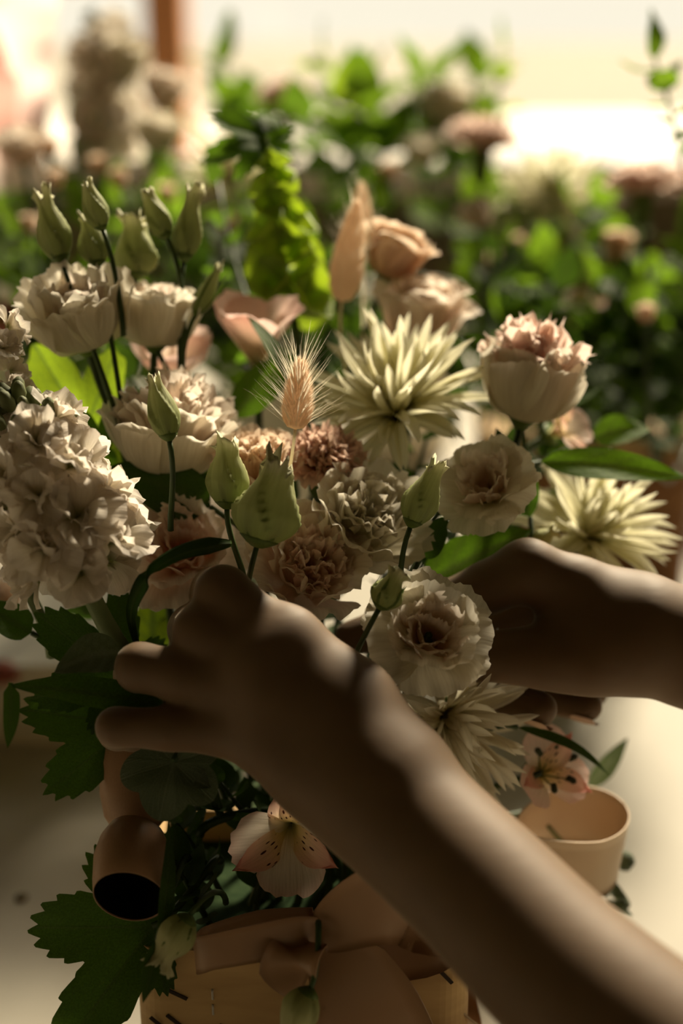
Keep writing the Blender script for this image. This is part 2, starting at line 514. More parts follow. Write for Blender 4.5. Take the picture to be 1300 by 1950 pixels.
def tuft(o, i, flare):
    A = dict(cup=.35, jag=.05, fringe=.035, k=.12, b=.25, nf=2.2, nu=27, nv=15, fpow=2.8)
    return [ring(5, o, jit=7, L=1.45, W=.84, phis=[88, 76, 26 + flare, 8 + flare, 6 + flare, 24 + 2 * flare], cup=.5, frill=.08, nf=1.8, jag=.02, fringe=.02, k=.18, b=.25, nu=27, nv=15, fpow=4),
            ring(4, o, jit=7, L=1.40, W=.74, phis=[80, 58, 18 + flare, 4 + flare, 2 + flare, 40 + flare], cup=.5, frill=.14, nf=2, jag=.03, fringe=.025, k=.18, b=.25, nu=27, nv=15, fpow=4),
            ring(6, i, jit=9, L=1.42, W=.48, phis=[65, 38, 12 + flare, 4 + flare, 14 + flare, 80], frill=.34, **A),
            ring(6, i, jit=9, L=1.50, W=.42, phis=[45, 24, 8 + flare, 0, 8, 70], frill=.42, **A),
            ring(5, i, jit=9, L=1.52, W=.36, phis=[22, 10, 2, 0, 4, 50], frill=.46, **A)]


SPEC['tuft'] = tuft('white', 'pink', 0); SPEC['tuft_wide'] = tuft('white', 'blush', 17)


def carn(m):
    return [ring(8, m, L=1.02, W=.42, phis=[30, 50, 80, 98], cup=.1, frill=.18, nf=3.5, jag=.10, k=.15, b=.15, nu=17, nv=9),
            ring(11, m, L=.98, W=.36, phis=[28, 40, 60, 82], cup=.1, frill=.30, nf=3.5, jag=.12, k=.15, b=.15, nu=17, nv=9),
            ring(12, m, L=.95, W=.32, phis=[22, 30, 42, 66], cup=.1, frill=.36, nf=3.5, jag=.12, k=.15, b=.15, nu=17, nv=9),
            ring(10, m, L=.92, W=.28, phis=[14, 18, 26, 48], cup=.1, frill=.42, nf=3.5, jag=.12, k=.15, b=.15, nu=17, nv=9),
            ring(8, m, L=.90, W=.24, phis=[5, 8, 12, 28], cup=.1, frill=.45, nf=3.5, jag=.12, k=.15, b=.15, nu=15, nv=9)]


SPEC['carnation'] = carn('carnation'); SPEC['pinkcarn'] = carn('pinkcarn'); SPEC['hotcarn'] = carn('hot')


def rose(m):
    A = dict(frill=.10, nf=1.6, jag=.03, k=.22, b=.3, nu=15, nv=13)
    return [ring(5, m, jit=9, L=1.4, W=.68, phis=[88, 66, 24, 8, 30, 105], cup=.55, **A),
            ring(5, m, jit=9, L=1.36, W=.60, phis=[80, 54, 14, 4, 20, 95], cup=.6, **A),
            ring(6, m, jit=8, L=1.32, W=.50, phis=[70, 38, 8, 0, 12, 80], cup=.6, **A),
            ring(5, m, L=1.28, W=.42, phis=[55, 22, 2, -4, 6, 60], cup=.7, **A),
            ring(4, m, L=1.2, W=.30, phis=[40, 10, -2, -4, 0, 30], cup=.8, **A)]


SPEC['rose'] = rose('peach'); SPEC['rose_pale'] = rose('blush'); SPEC['rose_beige'] = rose('white')
SPEC['rosebud'] = rose('peach')[2:]


def mum(m):
    A = dict(cup=1.3, b=.5, q=.9, k=0., point=.5, nu=5, nv=10)
    out = []
    for i, (n, L, W, ph, z0) in enumerate(((20, 1.02, .074, [70, 88, 96, 118], 0), (20, 1.06, .072, [62, 72, 76, 92], .02), (20, 1.08, .070, [52, 56, 56, 50], .03),
                                           (18, 1.04, .068, [40, 40, 38, 14], .04), (14, .96, .064, [28, 26, 22, -8], .04), (8, .66, .066, [18, 14, 8, -20], .05))):
        out.append(ring(n, m, jit=22, var=9, L=L, W=W, phis=ph, r0=.075 - .004 * i, z0=z0, side=.15, **A))
    return out


SPEC['mum'] = mum('cream'); SPEC['mum_white'] = mum('creamwhite')


def alst(o, i):
    return [ring(3, o, jit=5, L=1.05, W=.46, phis=[12, 40, 66, 78], cup=.25, frill=.06, nf=1.5, jag=.03, k=.3, b=.16, q=.65, notch=.06, nu=15, nv=13),
            ring(3, i, jit=5, L=1.05, W=.27, phis=[12, 34, 58, 74], cup=.5, frill=.04, nf=1.5, k=.1, b=.16, q=.7, point=.8, nu=13, nv=13)]


SPEC['alstro_up'] = [ring(3, 'alstro', jit=8, L=1.35, W=.52, phis=[10, 28, 38, 30, 50], cup=.45, frill=.08, nf=1.5, jag=.03, k=.3, b=.16, q=.65, nu=15, nv=13),
                     ring(3, 'alstro', jit=8, L=1.35, W=.36, phis=[10, 24, 34, 44, 62], cup=.5, frill=.06, nf=1.5, k=.2, b=.16, q=.7, nu=13, nv=13)]
SPEC['alstro'] = alst('alstro', 'alstro_streak'); SPEC['alstro_pale'] = alst('alstro_pale', 'alstro_streak')

BOXC = Vector((-.0145, -.012, .055))
_cal = {}


def calyx_mesh(kind):
    if kind not in _cal:
        if kind == 'cup':
            V, F, uv = lathe_data([(.0, -.16), (.10, -.15), (.17, -.06), (.26, .05), (.24, .08), (.0, .04)], 12)
        elif kind == 'tube':
            V, F, uv = lathe_data([(.0, -.55), (.12, -.54), (.20, -.40), (.22, -.1), (.26, .22), (.22, .25), (.05, .2)], 14)
        else:
            V, F, uv = lathe_data([(.0, -.10), (.06, -.09), (.10, 0), (.12, .06), (.08, .1), (0, .1)], 10)
        _cal[kind] = mk('calyx', V, F, M['sepal'], uv)
    return _cal[kind]


def add_stem(root, start, axis, target, rad, mat='stem', bendk=.45, n=12):
    """stem from the head's base down to where it is held, as a part of the flower"""
    inv = root.matrix_basis.inverted()
    L = (Vector(target) - start).length
    pts = bez(start, start - axis * L * bendk, Vector(target) + Vector((0, 0, .4 * L)) * .6, Vector(target), n)
    me = tube('stem', [inv @ p for p in pts], [rad * (1 + .25 * i / n) for i in range(n)], M[mat], 7)
    put('stem', me, root)


def rand_target():
    return BOXC + Vector((rng.uniform(-.03, .03), rng.uniform(-.02, .02), rng.uniform(-.01, .02)))


def flower(name, label, cat, px, py, d, rpx, axis, spec, h=.5, roll=None, target=None, rad=.0016, cal='cup', center=None, group=None, stem=True, flat=1.0):
    a = ax(*axis)
    R = rpx * mpp(d)
    pos = at(px, py, d) - a * (h * R)
    roll = rng.uniform(0, 6.28) if roll is None else roll
    root = empty(name, frame_from(a, roll, pos))
    tag(root, label, cat, group)
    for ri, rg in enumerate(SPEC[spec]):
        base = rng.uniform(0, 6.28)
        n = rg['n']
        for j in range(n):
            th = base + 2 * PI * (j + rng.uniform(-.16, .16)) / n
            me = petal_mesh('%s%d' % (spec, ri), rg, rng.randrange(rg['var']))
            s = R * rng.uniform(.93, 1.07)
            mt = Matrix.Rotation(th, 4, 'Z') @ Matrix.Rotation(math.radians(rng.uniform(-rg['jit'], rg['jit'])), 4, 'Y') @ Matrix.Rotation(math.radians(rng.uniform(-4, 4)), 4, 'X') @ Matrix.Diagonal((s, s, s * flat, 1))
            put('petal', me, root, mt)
    if cal:
        put('calyx', calyx_mesh(cal), root, Matrix.Scale(R, 4))
    if center == 'disc':
        put('disc', lathe('disc', [(.0, -.02), (.10, .0), (.11, .05), (.07, .09), (0, .10)], M['disc'], 14), root, Matrix.Scale(R, 4))
    if center == 'pistil':
        put('pistil', lathe('pistil', [(.0, 0), (.07, .03), (.08, .18), (.04, .28), (.07, .36), (.05, .42), (0, .42)], M['sepal'], 10), root, Matrix.Scale(R, 4))
    if center == 'stamens':
        for j in range(6):
            th = 2 * PI * j / 6 + .4
            e = Vector((.36 * math.cos(th) + .10, .36 * math.sin(th), .62))
            put('stamen', tube('stamen', [Vector((0, 0, 0)), Vector((.06 * math.cos(th), .06 * math.sin(th), .3)), e], [.018, .015, .012], M['stem_pale'], 5), root, Matrix.Scale(R, 4))
            an = lathe('anther', [(0, -.10), (.05, -.07), (.055, .05), (0, .10)], M['anther'], 8)
            put('anther', an, root, Matrix.Translation(e * R) @ Matrix.Rotation(th, 4, 'Z') @ Matrix.Rotation(1.2, 4, 'Y') @ Matrix.Scale(R, 4))
    if stem:
        add_stem(root, pos, a, target if target is not None else rand_target(), rad)
    return root


# ------------------------------------------------------------------ buds
def bud_mesh(seed, mat, fat=1.0, openness=.16, ragged=.07, twist=.9):
    R = np.random.RandomState(seed)
    nt_, nz_ = 44, 22
    zs = np.linspace(0, 1, nz_)
    prof = np.interp(zs, [0, .06, .2, .38, .6, .8, .93, 1], np.array([.10, .20, .32, .36, .29, .19, openness, openness * 1.05]) * 1.0)
    prof = np.convolve(np.pad(prof, 1, 'edge'), [.25, .5, .25], 'valid')
    th = np.arange(nt_) / nt_ * 2 * PI
    TH, ZZ = np.meshgrid(th, zs)
    saw = ((TH / (2 * PI) * 4 + ZZ * twist) % 1.0)
    r = prof[:, None] * fat * (1 + .24 * (saw - .5) * np.clip(ZZ * 3, 0, 1))
    jag = np.interp(np.arange(nt_), np.arange(0, nt_ + 1, 2), np.append(R.uniform(-1, 1, nt_ // 2), 0))
    Z2 = ZZ + np.clip((ZZ - .7) / .3, 0, 1) ** 2 * (ragged * 1.5 * jag[None, :] + .14 * (saw - .4))
    r = r * (1 + np.clip((ZZ - .85) / .15, 0, 1) ** 2 * .6 * np.roll(jag, 3)[None, :])
    lean = .05 * ZZ ** 2
    V = np.stack([r * np.cos(TH) + lean, r * np.sin(TH), Z2], -1).reshape(-1, 3)
    F = grid_faces(nt_, nz_, True)
    uv = np.stack([TH / (2 * PI), ZZ], -1).reshape(-1, 2)
    # closed inner tip
    V = np.vstack([V, [[0.05, 0, .86]]]); uv = np.vstack([uv, [[.5, .8]]])
    c = len(V) - 1
    for k in range(nt_):
        F.append(((nz_ - 1) * nt_ + k, (nz_ - 1) * nt_ + (k + 1) % nt_, c))
    return mk('bud_body', V, F, M[mat], uv)


_sep = None


def bud(label, base, tip, d, wpx, mat='budpetal', target=None, seed=1, fat=None, openness=.16, ragged=.07, rad=.0010, dtip=None, group=None, stem=True, sep=.62, name='lisianthus_bud', bendk=.35):
    global _sep
    a0 = at(base[0], base[1], d); b0 = at(tip[0], tip[1], dtip or d)
    H = (b0 - a0).length; a = (b0 - a0).normalized()
    root = empty(name, frame_from(a, seed * 1.7, a0))
    tag(root, label, 'flower bud', group)
    f = (wpx * mpp(d) / H) / .72
    put('bud_body', bud_mesh(seed, mat, f, openness / f ** .3, ragged), root, Matrix.Scale(H, 4))
    put('calyx', lathe('calyx', [(.0, -.05), (.06, -.04), (.13, .0), (.22, .07), (.20, .09), (.05, .06)], M['sepal'], 12), root, Matrix.Diagonal((H * f, H * f, H, 1)))
    for j in range(5):
        th = 2 * PI * j / 5 + seed
        V, F, uv = petal_data(sep, .055, [62, 40, -2, -14, 8 + 14 * rng.random()], cup=.6, k=0, b=.9, point=1.2, nu=5, nv=9, r0=.10, seed=j)
        put('sepal', mk('sepal', V, F, M['sepal'], uv), root, Matrix.Rotation(th, 4, 'Z') @ Matrix.Diagonal((H * f * 1.06, H * f, H, 1)))
    if stem:
        add_stem(root, a0 - a * H * .03, a, target if target is not None else rand_target(), rad, bendk=bendk)
    return root


# ------------------------------------------------------------------ leaves
_lc = {}


def leaf_mesh(kind, mat, bend=.12, seed=0):
    k = (kind, mat, bend, seed)
    if k in _lc: return _lc[k]
    R = np.random.RandomState(seed + 5)
    if kind in ('lance', 'ovate', 'strap'):
        nu, nv = (9, 15) if kind != 'strap' else (7, 20)
        u = np.linspace(-1, 1, nu); v = np.linspace(0, 1, nv)
        U, Vv = np.meshgrid(u, v)
        if kind == 'lance':
            w = np.sin(PI * Vv ** .8) ** .9 * (1 - .15 * Vv)
        elif kind == 'ovate':
            w = np.sin(PI * np.clip(Vv, 0, 1) ** .62) ** .72
        else:
            w = np.clip(np.minimum(Vv * 6, 1), .25, 1) * np.clip(1 - Vv ** 4, .02, 1)
        w = w + .02
        Y = U * w
        fold = .20 * np.abs(U) * w
        wave = .06 * np.sin(9 * Vv + 2 * U + R.uniform(0, 6)) * np.abs(U)
        X = Vv
        Z = bend * np.sin(PI * Vv) * 1.0
        V = np.stack([X, Y, Z], -1)
        V[..., 2] += 0
        FZ = fold + wave
        side = np.abs((Vv - .28 * np.abs(U)) * 9 % 1 - .5) * 2
        vein = np.clip(1 - np.abs(U) * 7, 0, 1) + .45 * (side > .72)
        _lc[k] = ('strip', V, FZ, grid_faces(nu, nv), np.stack([(U + 1) / 2, Vv], -1).reshape(-1, 2), np.clip(vein, 0, 1).ravel())
        return _lc[k]
    return None


def leaf_blade(kind, mat, L, W, bend=.12, seed=0):
    """single blade, base at the origin, growing along X, face towards Z"""
    kk = ('obj', kind, mat, round(W / L, 2), bend, seed)
    if kk not in _lc:
        _, V, FZ, F, uv, vein = leaf_mesh(kind, mat, bend, seed)
        V2 = V.copy()
        V2[..., 1] *= W / L
        V2[..., 2] = V[..., 2] + FZ * W / L
        _lc[kk] = mk('leaf', V2.reshape(-1, 3), F, M[mat], uv, vein)
    return _lc[kk]


def basis(a, b, nrm):
    X = (b - a); L = X.length; X.normalize()
    Z = Vector(nrm); Z = (Z - X * Z.dot(X)).normalized()
    Y = Z.cross(X)
    m = Matrix((X, Y, Z)).transposed().to_4x4()
    return m, L


def leaf(label, a, b, wpx, nrm=(0, .3, 1), kind='lance', mat='leaf', bend=.1, seed=0, target=None, group=None, name='leaf', stalk=True):
    """a leaf from (px,py,d) a to b with half width wpx"""
    A = at(*a); B = at(*b)
    m, L = basis(A, B, ax(*nrm))
    root = empty(name, Matrix.Translation(A) @ m)
    tag(root, label, 'leaf', group)
    put('blade', leaf_blade(kind, mat, L, wpx * mpp(a[2]), bend, seed), root, Matrix.Scale(L, 4))
    if stalk:
        add_stem(root, A, (B - A).normalized(), target if target is not None else rand_target(), .0011, bendk=.25, n=9)
    return root


def lobed_mesh(mat, lobes, seed=0, serr=.05, ns=46, droop=.18, span=150):
    """palmate toothed leaf: base at the origin, middle lobe along X; lobes = [(angle deg, length, width deg)]"""
    R = np.random.RandomState(seed)
    nth, nr = 221, 13
    th = np.radians(np.linspace(-span, span, nth))
    env = np.full(nth, .25)
    near = np.zeros(nth)
    best = np.full(nth, 9.)
    for a, l, w in lobes:
        dth = np.abs(th - math.radians(a)) / math.radians(w)
        env = np.maximum(env, l * np.clip(1 - .62 * dth ** 1.7, .0, 1))
        best = np.minimum(best, np.abs(th - math.radians(a)))
    saw = (np.abs((np.arange(nth) / nth * ns) % 1 - .5) * 2)
    out = env * (1 + serr * (saw - .5) * 2)
    rr = np.linspace(0, 1, nr) ** .85
    RR, TH = np.meshgrid(rr, th, indexing='ij')
    rad = RR * out[None, :]
    X = rad * np.cos(TH); Y = rad * np.sin(TH)
    bb = np.broadcast_to(best[None, :], rad.shape)
    Z = .22 * rad * np.minimum(bb, .35) - droop * rad ** 2 + .03 * np.sin(7 * X + R.uniform(0, 6)) + .03 * np.sin(8 * Y + R.uniform(0, 6))
    side = ((rad * 11 - bb * 6) % 1)
    vein = np.clip(1 - bb * rad / .016, 0, 1) + .35 * (side < .16)
    V = np.stack([X, Y, Z], -1).reshape(-1, 3)
    F = grid_faces(nth, nr)
    return mk('leaf', V, F, M[mat], np.stack([TH / 6.28 + .5, RR], -1).reshape(-1, 2), np.clip(vein, 0, 1).ravel())


def lobed(label, base, tip, d0, d1, nrm=(0, .2, 1), mat='leaf', lobes=None, seed=0, serr=.05, ns=46, droop=.15, target=None, group=None, span=150, name='lobed_leaf'):
    lobes = lobes or [(0, 1, 30), (-52, .85, 30), (52, .85, 30), (-105, .6, 30), (105, .6, 30)]
    A = at(base[0], base[1], d0); B = at(tip[0], tip[1], d1)
    m, L = basis(A, B, ax(*nrm))
    root = empty(name, Matrix.Translation(A) @ m)
    tag(root, label, 'leaf', group)
    put('blade', lobed_mesh(mat, lobes, seed, serr, ns, droop, span), root, Matrix.Scale(L, 4))
    add_stem(root, A, (B - A).normalized(), target if target is not None else rand_target(), .0014, bendk=.25, n=9)
    return root


def sprig(label, base, tip, n, lpx, wpx, mat='leaf_bg', kind='ovate', group=None, name='leafy_sprig', seed=0, cat='foliage', stemr=.0012, bare=.15):
    """stem with alternate leaves, from (px,py,d) base to tip"""
    r = random.Random(seed)
    A = at(*base); B = at(*tip)
    a = (B - A).normalized()
    root = empty(name, Matrix.Translation(A))
    tag(root, label, cat, group)
    side = a.orthogonal().normalized()
    side = Quaternion(a, r.uniform(0, 6.28)) @ side
    L = (B - A).length
    pts = bez(Vector((0, 0, 0)), a * L * .35 + side * L * .08, a * L * .7 + side * L * .05, a * L, 9)
    put('stem', tube('stem', pts, [stemr * (1.2 - .6 * i / 8) for i in range(9)], M['stem'], 6), root)
    dd = (base[2] + tip[2]) / 2
    for i in range(n):
        t = bare + (1 - bare) * i / max(1, n - 1)
        p = a * L * t + side * L * .08 * math.sin(PI * t)
        q = Quaternion(a, i * 2.4 + r.uniform(-.3, .3))
        outv = q @ side
        spread = 1.0 if i < n - 1 else .15
        dirv = (a * r.uniform(.35, .8) + outv * spread).normalized()
        nrmv = (a * 1.0 - outv * .4 + Vector((r.uniform(-.3, .3), r.uniform(-.3, .3), .4))).normalized()
        X = dirv; Z = (nrmv - X * nrmv.dot(X)).normalized(); Y = Z.cross(X)
        s = lpx * mpp(dd) * r.uniform(.75, 1.15)
        put('leaf', leaf_blade(kind, mat, lpx, wpx, (-.16, -.06, .08)[r.randrange(3)], r.randrange(2)), root,
            Matrix.Translation(p) @ Matrix((X, Y, Z)).transposed().to_4x4() @ Matrix.Scale(s, 4))
    return root


# ------------------------------------------------------------------ person: two bare forearms and hands
def smin(a, b, k):
    h = np.clip(.5 + .5 * (b - a) / k, 0, 1)
    return b + (a - b) * h - k * h * (1 - h)


def rc(P, a, b, ra, rb):
    a = np.array(a, np.float32); ba = np.array(b, np.float32) - a
    pa = P - a
    h = np.clip((pa @ ba) / max(float(ba @ ba), 1e-12), 0, 1)
    q = pa - h[..., None] * ba
    return np.sqrt(np.einsum('...i,...i->...', q, q)) - (ra + (rb - ra) * h)


def J(px, py, d, rpx):
    return (np.array(at(px, py, d), np.float32), rpx * mpp(d))


def chain(P, js, k=.003):
    D = None
    for (a, ra), (b, rb) in zip(js[:-1], js[1:]):
        x = rc(P, a, b, ra, rb)
        D = x if D is None else smin(D, x, k)
    return D


def surface_nets(f, lo, hi, h):
    lo = np.array(lo, np.float32); n = np.ceil((np.array(hi) - lo) / h).astype(int) + 1
    g = [lo[i] + h * np.arange(n[i], dtype=np.float32) for i in range(3)]
    D = np.empty(n, np.float32)
    for i in range(0, n[0], 12):
        X, Y, Z = np.meshgrid(g[0][i:i + 12], g[1], g[2], indexing='ij')
        D[i:i + 12] = f(np.stack([X, Y, Z], -1))
    ins = D < 0
    c = [ins[x:n[0] - 1 + x, y:n[1] - 1 + y, z:n[2] - 1 + z] for x in (0, 1) for y in (0, 1) for z in (0, 1)]
    sm = sum(q.astype(np.int8) for q in c)
    act = (sm > 0) & (sm < 8)
    idx = np.argwhere(act)
    num = -np.ones(act.shape, np.int64); num[act] = np.arange(len(idx))
    offs = np.array([(x, y, z) for x in (0, 1) for y in (0, 1) for z in (0, 1)])
    vals = np.stack([D[tuple((idx + o).T)] for o in offs], 1)
    acc = np.zeros((len(idx), 3)); cnt = np.zeros(len(idx))
    for i in range(8):
        for j in range(i + 1, 8):
            if np.abs(offs[i] - offs[j]).sum() != 1: continue
            cr = (vals[:, i] < 0) != (vals[:, j] < 0)
            t = np.where(cr, vals[:, i] / np.where(cr, vals[:, i] - vals[:, j], 1), 0)
            acc += np.where(cr[:, None], offs[i] + t[:, None] * (offs[j] - offs[i]), 0); cnt += cr
    V = (idx + acc / cnt[:, None]) * h + lo
    F = []
    for axis in range(3):
        o1, o2 = [(1, 2), (2, 0), (0, 1)][axis]
        s0 = [slice(1, -1)] * 3; s0[axis] = slice(0, n[axis] - 1)
        s1 = list(s0); s1[axis] = slice(1, n[axis])
        A, B = ins[tuple(s0)], ins[tuple(s1)]
        e = np.argwhere(A != B)
        base = e + np.array([0 if k == axis else 1 for k in range(3)])
        fl = A[tuple(e.T)]
        d1 = np.zeros(3, int); d1[o1] = 1
        d2 = np.zeros(3, int); d2[o2] = 1
        q = np.stack([num[tuple((base - d1 - d2).T)], num[tuple((base - d2).T)], num[tuple(base.T)], num[tuple((base - d1).T)]], 1)
        q = np.where(fl[:, None], q, q[:, ::-1])
        F.append(q)
    return V, np.vstack(F)


def bounds(js, pad=.012):
    A = np.array([p for p, r in js]); Rr = np.array([r for p, r in js])[:, None]
    return (A - Rr).min(0) - pad, (A + Rr).max(0) + pad


def smooth_mesh(V, F, it=3):
    for _ in range(it):
        acc = np.zeros_like(V); c = np.zeros(len(V))
        for k in range(4):
            a, b = F[:, k], F[:, (k + 1) % 4]
            np.add.at(acc, a, V[b]); np.add.at(c, a, 1)
            np.add.at(acc, b, V[a]); np.add.at(c, b, 1)
        V = V * .5 + .5 * acc / c[:, None]
    return V


# left hand (nearer): back of the hand to the lens, index side up
LH = dict(
    arm=[J(1620, 2330, .40, 215), J(1420, 2150, .405, 190), J(1230, 1990, .42, 166), J(1062, 1842, .44, 148), J(925, 1702, .46, 137), J(795, 1578, .48, 132), J(705, 1490, .49, 134)],
    carp=[J(720, 1478, .491, 128), J(648, 1376, .496, 104), J(600, 1460, .494, 92)],
    mc=[[J(664, 1342, .497, 88), J(545, 1222, .500, 66), J(446, 1150, .505, 42)],
        [J(645, 1380, .496, 88), J(500, 1270, .495, 68), J(412, 1214, .503, 42)],
        [J(620, 1430, .495, 84), J(520, 1340, .494, 70), J(425, 1306, .500, 52)],
        [J(600, 1470, .495, 76), J(510, 1410, .495, 64), J(425, 1388, .500, 48)]],
    fingers=[[J(452, 1152, .504, 50), J(424, 1130, .506, 54), J(410, 1126, .545, 47), J(385, 1180, .570, 42), J(370, 1225, .578, 38)],
             [J(430, 1222, .502, 50), J(386, 1204, .503, 57), J(368, 1198, .535, 48), J(365, 1230, .562, 43), J(365, 1275, .572, 38)],
             [J(425, 1306, .500, 54), J(340, 1286, .500, 50), J(266, 1270, .504, 47), J(258, 1284, .530, 42), J(290, 1300, .548, 37)],
             [J(430, 1388, .500, 50), J(320, 1388, .498, 42), J(220, 1384, .500, 38), J(222, 1394, .522, 35), J(258, 1402, .538, 32)],
             [J(660, 1330, .515, 72), J(560, 1262, .545, 56), J(470, 1222, .568, 46), J(410, 1210, .580, 38)]])
RH = dict(
    arm=[J(1900, 1480, .50, 185), J(1640, 1380, .53, 150), J(1450, 1290, .555, 118), J(1290, 1228, .56, 98), J(1190, 1200, .56, 92)],
    carp=[J(1290, 1228, .56, 97), J(1180, 1190, .562, 88)],
    mc=[[J(1200, 1180, .562, 84), J(1100, 1130, .559, 66), J(1004, 1086, .556, 58)],
        [J(1190, 1205, .570, 80), J(1030, 1160, .592, 54)],
        [J(1190, 1225, .576, 74), J(1065, 1195, .605, 50)],
        [J(1190, 1240, .580, 66), J(1100, 1240, .612, 46)],
        [J(1190, 1250, .556, 70), J(1105, 1254, .552, 64), J(1040, 1252, .550, 60)],
        [J(1215, 1205, .555, 100), J(1140, 1196, .555, 72), J(1085, 1180, .558, 48)],
        [J(1150, 1236, .552, 78), J(1070, 1216, .557, 44)]],
    fingers=[[J(1004, 1086, .556, 58), J(930, 1118, .559, 51), J(850, 1152, .564, 45), J(745, 1192, .578, 40), J(668, 1216, .575, 35)],
             [J(1030, 1160, .592, 52), J(885, 1230, .598, 45), J(905, 1306, .580, 40), J(1028, 1350, .562, 35)],
             [J(1065, 1195, .605, 48), J(960, 1262, .618, 43), J(1005, 1312, .600, 38), J(1116, 1344, .585, 33)],
             [J(1100, 1240, .612, 42), J(1020, 1290, .630, 37), J(1080, 1312, .618, 33), J(1130, 1318, .606, 30)],
             [J(1060, 1252, .550, 60), J(985, 1250, .549, 53), J(900, 1250, .549, 48), J(812, 1244, .552, 40)]])


def densify(js, n=4):
    out = []
    m = len(js)
    for i in range(m - 1):
        a, b, c, d = js[max(i - 1, 0)], js[i], js[i + 1], js[min(i + 2, m - 1)]
        for k in range(n):
            t = k / n
            f = lambda w, x, y, z: .5 * (2 * x + (y - w) * t + (2 * w - 5 * x + 4 * y - z) * t * t + (3 * x - w - 3 * y + z) * t ** 3)
            out.append((f(a[0], b[0], c[0], d[0]).astype(np.float32), float(f(a[1], b[1], c[1], d[1]))))
    return out + [js[-1]]


def hand_sdf(H, kp=.010, kf=.0008, kj=.0045):
    def f(P):
        D = chain(P, densify(H['arm']), .004)
        D = smin(D, chain(P, H['carp'], .01), kp)
        for m in H['mc']: D = smin(D, chain(P, m, .006), kp * .8)
        Fg = None
        for g in H['fingers']:
            x = chain(P, g, .0025)
            Fg = x if Fg is None else smin(Fg, x, kf)
        return smin(D, Fg, kj)
    return f


pv, pf = [], []
nb = 0
for H in (LH, RH):
    js = H['arm'] + H['carp'] + [j for m in H['mc'] for j in m] + [j for m in H['fingers'] for j in m]
    lo, hi = bounds(js)
    V, F = surface_nets(hand_sdf(H), lo, hi, .0017)
    V = smooth_mesh(V, F, 6)
    pv.append(V); pf.append(F + nb); nb += len(V)
pv = np.vstack(pv); pf = np.vstack(pf)
person = empty('person', Matrix.Translation((0.30, -.05, .0)))
tag(person, 'person with bare forearms, both hands arranging flowers in the birch box', 'person')
pme = mk('body', pv - np.array((0.30, -.05, 0)), pf, M['skin'])
body = put('body', pme, person)


def nail(tip, prev, up, w, l):
    a = (Vector(tip[0]) - Vector(prev[0])).normalized()
    n = Vector(up); n = (n - a * n.dot(a)).normalized()
    s = a.cross(n)
    r = tip[1]
    V = []
    nu, nv = 7, 7
    for j in range(nv):
        t = j / (nv - 1)
        for i in range(nu):
            u = (i / (nu - 1) - .5) * 2
            ww = w * (1 - .25 * (2 * t - 1) ** 4)
            ang = u * ww
            V.append(Vector(tip[0]) + a * (r * .1 + (t - .45) * l) + (n * math.cos(ang) + s * math.sin(ang)) * (r * 1.02 - .25 * r * max(0, t - .6)) - Vector((0.30, -.05, 0)))
    put('fingernail', mk('fingernail', V, grid_faces(nu, nv), M['nail']), person)


for g in RH['fingers'][1:3]:
    nail(g[-1], g[-2], ax(.1, -.8, .35), .75, g[-1][1] * 1.5)

# ------------------------------------------------------------------ birch box, foam, ribbons
def rrect(hx, hy, r, n=8):
    P = []
    for cx, cy, a0 in ((hx - r, hy - r, 0), (-hx + r, hy - r, 90), (-hx + r, -hy + r, 180), (hx - r, -hy + r, 270)):
        for i in range(n + 1):
            a = math.radians(a0 + 90 * i / n)
            P.append((cx + r * math.cos(a), cy + r * math.sin(a)))
    return P


def box_wall(hx, hy, z0, z1, th, r, material, name):
    o = rrect(hx, hy, r); i = rrect(hx - th, hy - th, r - th * .7)
    n = len(o)
    V = [(x, y, z0) for x, y in o] + [(x, y, z1) for x, y in o] + [(x, y, z1) for x, y in i] + [(x, y, z0 + th) for x, y in i]
    F = []
    for L in range(3):
        for k in range(n):
            F.append((L * n + k, L * n + (k + 1) % n, (L + 1) * n + (k + 1) % n, (L + 1) * n + k))
    F.append(tuple(range(n))[::-1]); F.append(tuple(3 * n + k for k in range(n)))
    return mk(name, V, F, material, smooth=False)


BX = Vector((-.0145, -.016, 0))
bxr = tag(empty('flower_box', Matrix.Translation(BX)), 'birch wood box with dark bark marks under the peach bow', 'box')
put('box_wall', box_wall(.0635, .050, 0, .093, .003, .012, M['bark'], 'box_wall'), bxr)
for q in range(9):
    # dark bark marks, thin raised flecks
    mx_, mz_ = rng.uniform(-.058, .055), rng.uniform(.03, .084)
    if q < 3: mx_, mz_ = ((-.0475, .060), (-.056, .061), (-.030, .058))[q]
    ln = rng.uniform(.002, .006)
    V, F = box_data(-ln, ln, -.0005, .0, -.0007, .0007)
    put('bark_mark', mk('bark_mark', V, F, M['knot'], smooth=False), bxr, Matrix.Translation((mx_, -.0501, mz_)) @ Matrix.Rotation(rng.uniform(.5, 1.1), 4, 'Y'))
for zz in (.0735, .0665):
    V, F, _ = tube_data([Vector((0, 0, -.0022)), Vector((0, -.0006, -.0018)), Vector((0, -.0006, .0018)), Vector((0, 0, .0022))], .00045, 6)
    put('staple', mk('staple', V, F, M['steel']), bxr, Matrix.Translation((-.034, -.0502, zz)))
fo = rrect(.0595, .046, .010)
nfo = len(fo)
V = [(x, y, .004) for x, y in fo] + [(x, y, .078) for x, y in fo]
F = [(k, (k + 1) % nfo, nfo + (k + 1) % nfo, nfo + k) for k in range(nfo)] + [tuple(range(nfo))[::-1], tuple(nfo + k for k in range(nfo))]
fm = put('floral_foam', mk('floral_foam', V, F, M['foam'], smooth=False), None, Matrix.Translation(BX))
tag(fm, 'dark green floral foam block filling the birch box', 'foam')


